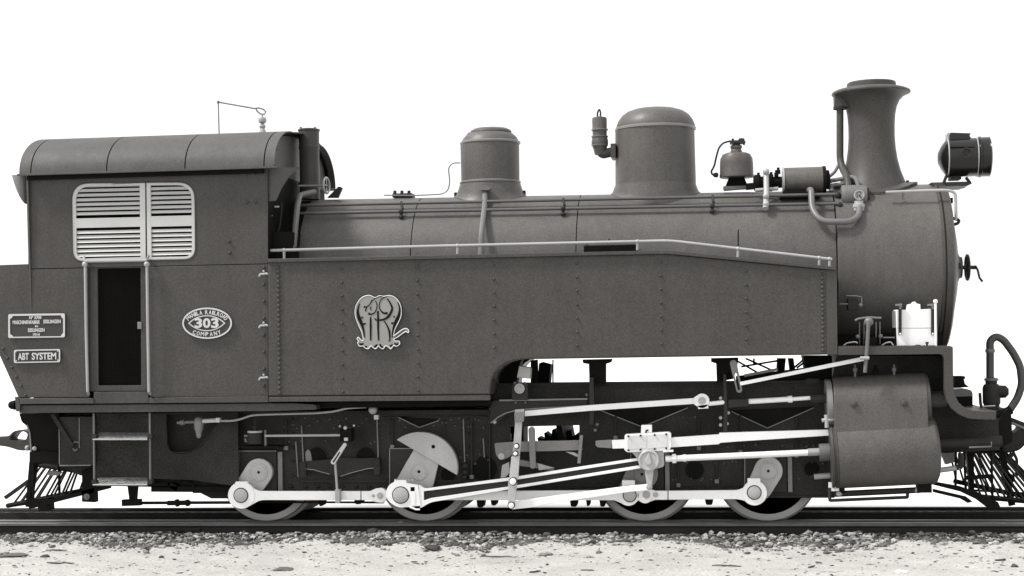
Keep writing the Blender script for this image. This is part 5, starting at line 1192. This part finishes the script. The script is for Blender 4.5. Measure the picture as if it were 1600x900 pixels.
# coupler
cpl = part('coupler', MB().poly(fil([(1552, 655, 4), (1580, 652, 6), (1605, 662, 6), (1625, 668), (1625, 690), (1598, 697, 6), (1570, 702, 8), (1556, 694)], 5), -.14, .14, [fil([(1565, 664, 4), (1580, 661, 4), (1597, 669, 5), (1590, 676, 5), (1567, 676, 4)], 4)]), DARK, bevel=.012)
part('coupler_rim', MB().ptube([(1563, 665), (1578, 660), (1600, 669), (1610, 676)], -.15, 2, 8, 5), GREY, cpl)
part('coupler_bolt', MB().ptube([(1566, 705), (1590, 700), (1600, 690)], -.12, 4.5, 10, 5), DARK, cpl)
q = MB(); q.ptube([(1560, 722, -.1), (1575, 718, -.1), (1582, 708, -.1)], -.1, 4, 8, 4); q.ptube([(1570, 728, -.1), (1566, 734, -.1), (1578, 732, -.1)], -.1, 2.4, 8, 2); q.ptube([(1583, 706, -.1), (1589, 718, -.1), (1588, 745, -.1)], -.1, 2.4, 8, 4)
part('coupling_hook', q, DARK, cpl)
# pilots (cowcatchers)
def pilot(tn, tc, bn, bc, n, name, Yt=-.62, Yb=-.78, r=.012):
    """tn/tc: near end and middle of the top bar, bn/bc: of the sill (pixels); the far half is the mirror image"""
    A, B, C, D = pt(*tn, Yt), pt(*tc, -.02), pt(*bn, Yb), pt(*bc, -.02); mir = lambda p: Vector((p.x, -p.y, p.z))
    q = part(name, MB().tube([A, B, mir(B), mir(A)], .03, 8), IRON)
    part('pilot_sill', MB().tube([C, D, mir(D), mir(C)], .026, 8), IRON, q)
    for i in range(n):
        f = (i + .3) / n; a, b = A.lerp(B, f), C.lerp(D, f)
        for k in (0, 1): part('pilot_bar', MB().cyl(mir(a) if k else a, mir(b) if k else b, r, seg=8), DARK, q)
    return q
pl = pilot((1508, 704), (1572, 704), (1530, 776), (1655, 788), 13, 'pilot', r=.011)
q = MB(); q.bar(1516, 700, 1519, 770, 12, -.7, -.6, 7); q.bar(1508, 747, 1550, 744, 6, -.75, -.72); q.ptube([(1549, 705), (1551, 785)], -.75, 2, 8); q.ptube([(1506, 700), (1509, 765)], -.78, 2, 8)
part('pilot_stay', q, IRON, pl)
q = MB(); q.bar(1565, 705, 1582, 790, 10, -.3, -.25); q.bar(1500, 765, 1600, 771, 3, -.5, -.47); q.disc(1578, 748, 8, -.3, -.1, 14); part('pilot_brace', q, IRON, pl)
part('pilot_arm', MB().poly([(1455, 752), (1500, 760), (1530, 770), (1560, 785), (1565, 797), (1545, 795), (1525, 780), (1500, 768), (1456, 757)], -.9, -.84), IRON)
part('pilot_arm', MB().poly([(1458, 764), (1510, 776), (1520, 784), (1512, 786), (1500, 779), (1458, 769)], -.9, -.86), IRON)
# ---------------------------------------------------------------- rear end
part('drag_beam', MB().poly(fil([(30, 646), (92, 646), (92, 722), (52, 726), (48, 715), (46, 690, 14), (42, 664, 8), (34, 660, 6)], 5), -.95, .95), IRON)
part('beam_edge', MB().ribbon([(42, 664), (46, 676), (48, 700), (50, 722)], 2.2, -.962, -.94), GREY)
rp_ = part('rear_coupler', MB().poly(fil([(-30, 684), (0, 683), (14, 682, 6), (20, 674, 6), (34, 671, 6), (47, 676), (48, 704), (30, 704, 6), (12, 698, 8), (-30, 693)], 5), -.1, .1, [fil([(14, 687, 3), (21, 676, 5), (37, 673.5, 4), (43.5, 678, 3), (41, 687, 4), (28, 689, 4)], 4)]), PAINT, bevel=.012)
q = MB(); q.ball(pt(54, 701, -.97), .025); q.ball(pt(43, 700, -.5), .03); part('coupler_bolt', q, RAILB, rp_)
bk_ = part('rear_bracket', MB().poly([(23, 620), (31, 620), (31, 643), (25, 643)], YC - .03, YC + .2), PAINT, bevel=.003)
part('buffer_knob', MB().lathe([(0, 0), (.03, .004), (.045, .03), (.04, .05), (.05, .055), (.05, .075), (0, .075)], pt(14, 633, -1.15), Vector((1, 0, 0)), 16), IRON, bk_)
part('floor_gap', MB().poly([(31, 630), (420, 627), (420, 633), (31, 636)], YC + .03, YC + .06), IRON)
part('axle_guard', MB().poly([(46, 706), (92, 706), (92, 723), (46, 723)], -1.0, -.6), IRON)
tb = part('tool_box', MB().box(93, 651, 146, 727, -1.05, -.8), FRAMEP, bevel=.004)
q = MB(); q.ptube([(92.5, 665), (93, 726)], -1.055, .9, 6); q.ptube([(93, 727.5), (142, 727)], -1.055, 1, 6); q.ptube([(124, 653), (124, 700)], -1.055, .8, 6); part('box_edge', q, GREY, tb)
part('box_strap', MB().bar(81, 647, 113, 698, 6, -1.09, -1.06), DARK, tb); q = MB(); q.ptube([(113, 694), (117, 690), (124, 692)], -1.07, 1, 6, 2); q.ptube([(114, 701), (117.5, 705), (121, 701)], -1.07, 1.2, 6, 2); part('box_hasp', q, PIPE, tb)
part('brake_hanger', MB().poly([(128, 735), (146, 728), (148, 785), (128, 784)], -.9, -.8), IRON); part('hanger_eye', MB().nut(136, 776, -.9, 5, 20, .015), PIPE)
rpl = pilot((124, 736), (60, 726), (112, 774), (12, 790), 8, 'rear_pilot')
q = MB(); q.bar(50, 722, 42, 792, 9, -.8, -.7, 5); q.ptube([(53, 722), (52, 785)], -.8, 2, 8); q.ptube([(92, 722), (93, 772)], -.8, 2.2, 8); q.bar(68, 786, 170, 760, 7, -.9, -.84); q.poly([(45, 780), (75, 778), (76, 798), (62, 799), (58, 792), (45, 796)], -.85, -.7)
part('pilot_stay', q, IRON, rpl)
part('pilot_foot', MB().bar(7, 778, 43, 752, 5, -.35, -.3), DARK, rpl)
part('pilot_wing', MB().poly([(72, 741), (80, 735), (95, 738), (90, 743), (78, 743)], -.9, -.85), PIPE, rpl)
# cab steps
lad = part('step_ladder', MB().ptube([(146.5, 646), (147.5, 756)], -1.2, 1.8, 8), PIPE)
part('ladder_rail', MB().ptube([(234, 645), (235, 755)], -1.2, 1.7, 8), PIPE, lad)
for v0, v1 in ((675.5, 686), (746, 757)):
    a, b, c, d = pt(147, v1, -1.26), pt(230, v1, -1.26), pt(231, v0, -1.0), pt(155.5, v0, -1.0)
    t = .014; q = MB(); vs = [a, b, c, d]; q.add(vs + [p + Vector((0, .002, -t)) for p in vs], [(0, 1, 2, 3), (7, 6, 5, 4)] + [(i, (i+1) % 4, (i+1) % 4 + 4, i + 4) for i in range(4)])
    sx = part('step', q, TREAD, lad)
    part('step_lip', MB().ptube([(145, v1 + .6), (230, v1 + .4)], -1.265, 1, 6), RAILB, sx)
    q = MB(); q.disc(146.5, v1 - 4, 4, -1.24, -1.18, 12); q.disc(234, v1 - 4, 4, -1.24, -1.18, 12); part('step_bolt', q, DARK, sx)
part('step_back', MB().poly([(150, 646), (233, 646), (233, 757), (173, 757), (169, 749), (150, 748)], -.98, -.95), FRAMEP)
part('underfloor_plate', MB().poly([(236, 646), (372, 644), (372, 760), (300, 750), (236, 748)], -.95, -.93, [fil([(260, 647.5), (261.5, 700, 12), (270, 709, 8), (300, 709, 14), (338, 664), (340, 647)], 5)]), FRAMEP)
q = MB(); q.ptube([(259, 655), (261, 700), (270, 708), (300, 706), (313, 697), (332, 672)], -.96, .8, 6, 6); part('plate_edging', q, DARK)
part('brake_post', MB().poly([(199, 759), (213, 759), (211, 782), (202, 782)], -.95, -.88), IRON)
bk = part('brake_rod', MB().cyl(pt(192, 786, -.95), pt(385, 785, -.95), .016, seg=10), IRON)
q = MB(); q.bar(190, 786, 219, 785, 10, -.98, -.92); q.cyl(pt(262, 786, -.95), pt(297, 785.5, -.95), .026, seg=10); q.cyl(pt(275, 786, -.95), pt(279, 785.5, -.95), .04, seg=10); q.cyl(pt(291, 786, -.95), pt(295, 785.5, -.95), .036, seg=10); part('turnbuckle', q, IRON, bk)
q = MB(); q.bar(170, 755, 262, 757, 9, -.9, -.8); q.bar(236, 764, 372, 765, 9, -.9, -.8); q.bar(240, 752, 306, 750, 4, -.9, -.8); q.bar(265, 757, 277, 764, 8, -.9, -.8); q.ptube([(283, 750), (298, 752), (304, 762)], -.9, 2, 8, 6); part('brake_beam', q, IRON)
# steam trap, pipes and lubricator under the cab
tr = part('steam_trap', MB().zl(310.5, [(4, 652), (6, 654), (7.5, 660), (7.5, 666), (6, 672), (4.5, 676), (4, 681), (2.5, 684), (0, 685)], -1.08, 20), GREY)
q = MB(); q.cyl(pt(277, 660.5, -1.08), pt(306, 659, -1.08), .016, seg=10); q.cyl(pt(282, 660.3, -1.08), pt(288, 660, -1.08), .028, seg=12); part('trap_inlet', q, PIPE, tr)
q = MB(); q.cyl(pt(317, 658, -1.08), pt(342, 656.5, -1.08), .022, seg=12); q.box(337, 653, 343, 660, -1.12, -1.06); part('trap_outlet', q, LETTER, tr)
part('steam_pipe', MB().ptube([(343, 657.5), (362, 657.8), (376, 655), (393, 648.5), (420, 647.5), (495, 645.5), (522, 643), (543, 637.5), (572, 636)], -1.08, 1.7, 8, 9), RAILB)
part('pipe_valve', MB().ball(pt(582.5, 640.5, -1.0), .045), RAILB); part('pipe_valve_nut', MB().box(584, 648.5, 591, 655.5, -1.0, -.95), LETTER, bevel=.004)
lb = part('axle_lubricator', MB().zl(398.5, [(12, 693), (12.5, 690), (12, 676), (10, 673.5), (4, 672), (3, 668), (3.4, 665), (1.6, 664), (1.6, 655), (0, 655)], -1.0, 28), DARK)
part('lubricator_ring', MB().zl(398.5, [(11.6, 676), (12.4, 675), (11, 673)], -1.0, 28), LETTER, lb)
q = MB(); q.ptube([(382, 681), (388, 681)], -1.02, 2.2, 8); q.ptube([(383, 685), (385, 691)], -1.02, 2, 8); q.ptube([(414.5, 672), (415, 697)], -1.02, 2, 8); part('lubricator_tap', q, PIPE, lb)
part('lubricator_shelf', MB().box(378, 697, 436, 700, -1.05, -.85), IRON, lb)
part('drive_rod', MB().ptube([(414, 681), (531, 680)], -1.06, 1.9, 8), RAILB)
mb_ = part('drive_box', MB().box(531, 671, 549, 690, -1.02, -.9), IRON, bevel=.003)
q = MB(); q.ball(pt(539.5, 668.5, -1.03), .02); q.box(537.5, 684, 543, 689, -1.05, -1.0); q.ball(pt(531, 666, -1.0), .012); q.ball(pt(553, 665, -1.0), .012); part('box_screws', q, LETTER, mb_)
part('slotted_lever', MB().poly(hull(ell(538.5, 695, 2.8, 2.8) + ell(520.5, 722, 3.6, 3.6)), -1.1, -1.08, [hull(ell(530.5, 707, 1.1, 1.1) + ell(521, 721.5, 1.5, 1.5))]), LETTER)
dl = part('lever_rod', MB().ptube([(523.5, 722), (527, 767)], -1.07, 2, 8), RAILB); part('rod_clamp', MB().box(523.5, 765, 530.5, 786, -1.08, -1.0), RAILB, dl, .003)
part('brake_pull_rod', MB().ptube([(405, 784.5), (600, 785)], -.92, 1.7, 8), IRON)

for nm, lab, cat in (('ballast', 'grey broken stone ballast heaped along the front rail', 'ballast'), ('trackbed_gravel', 'dark gravel between the rails, toned for the engine shadow', 'gravel'),
                     ('pale_gravel', 'pale loose gravel between the rails at the left', 'gravel'), ('scattered_grit', 'fine dark grit strewn over the pale sand', 'grit')):
    o = bpy.data.objects[nm]; o['label'] = lab; o['category'] = cat
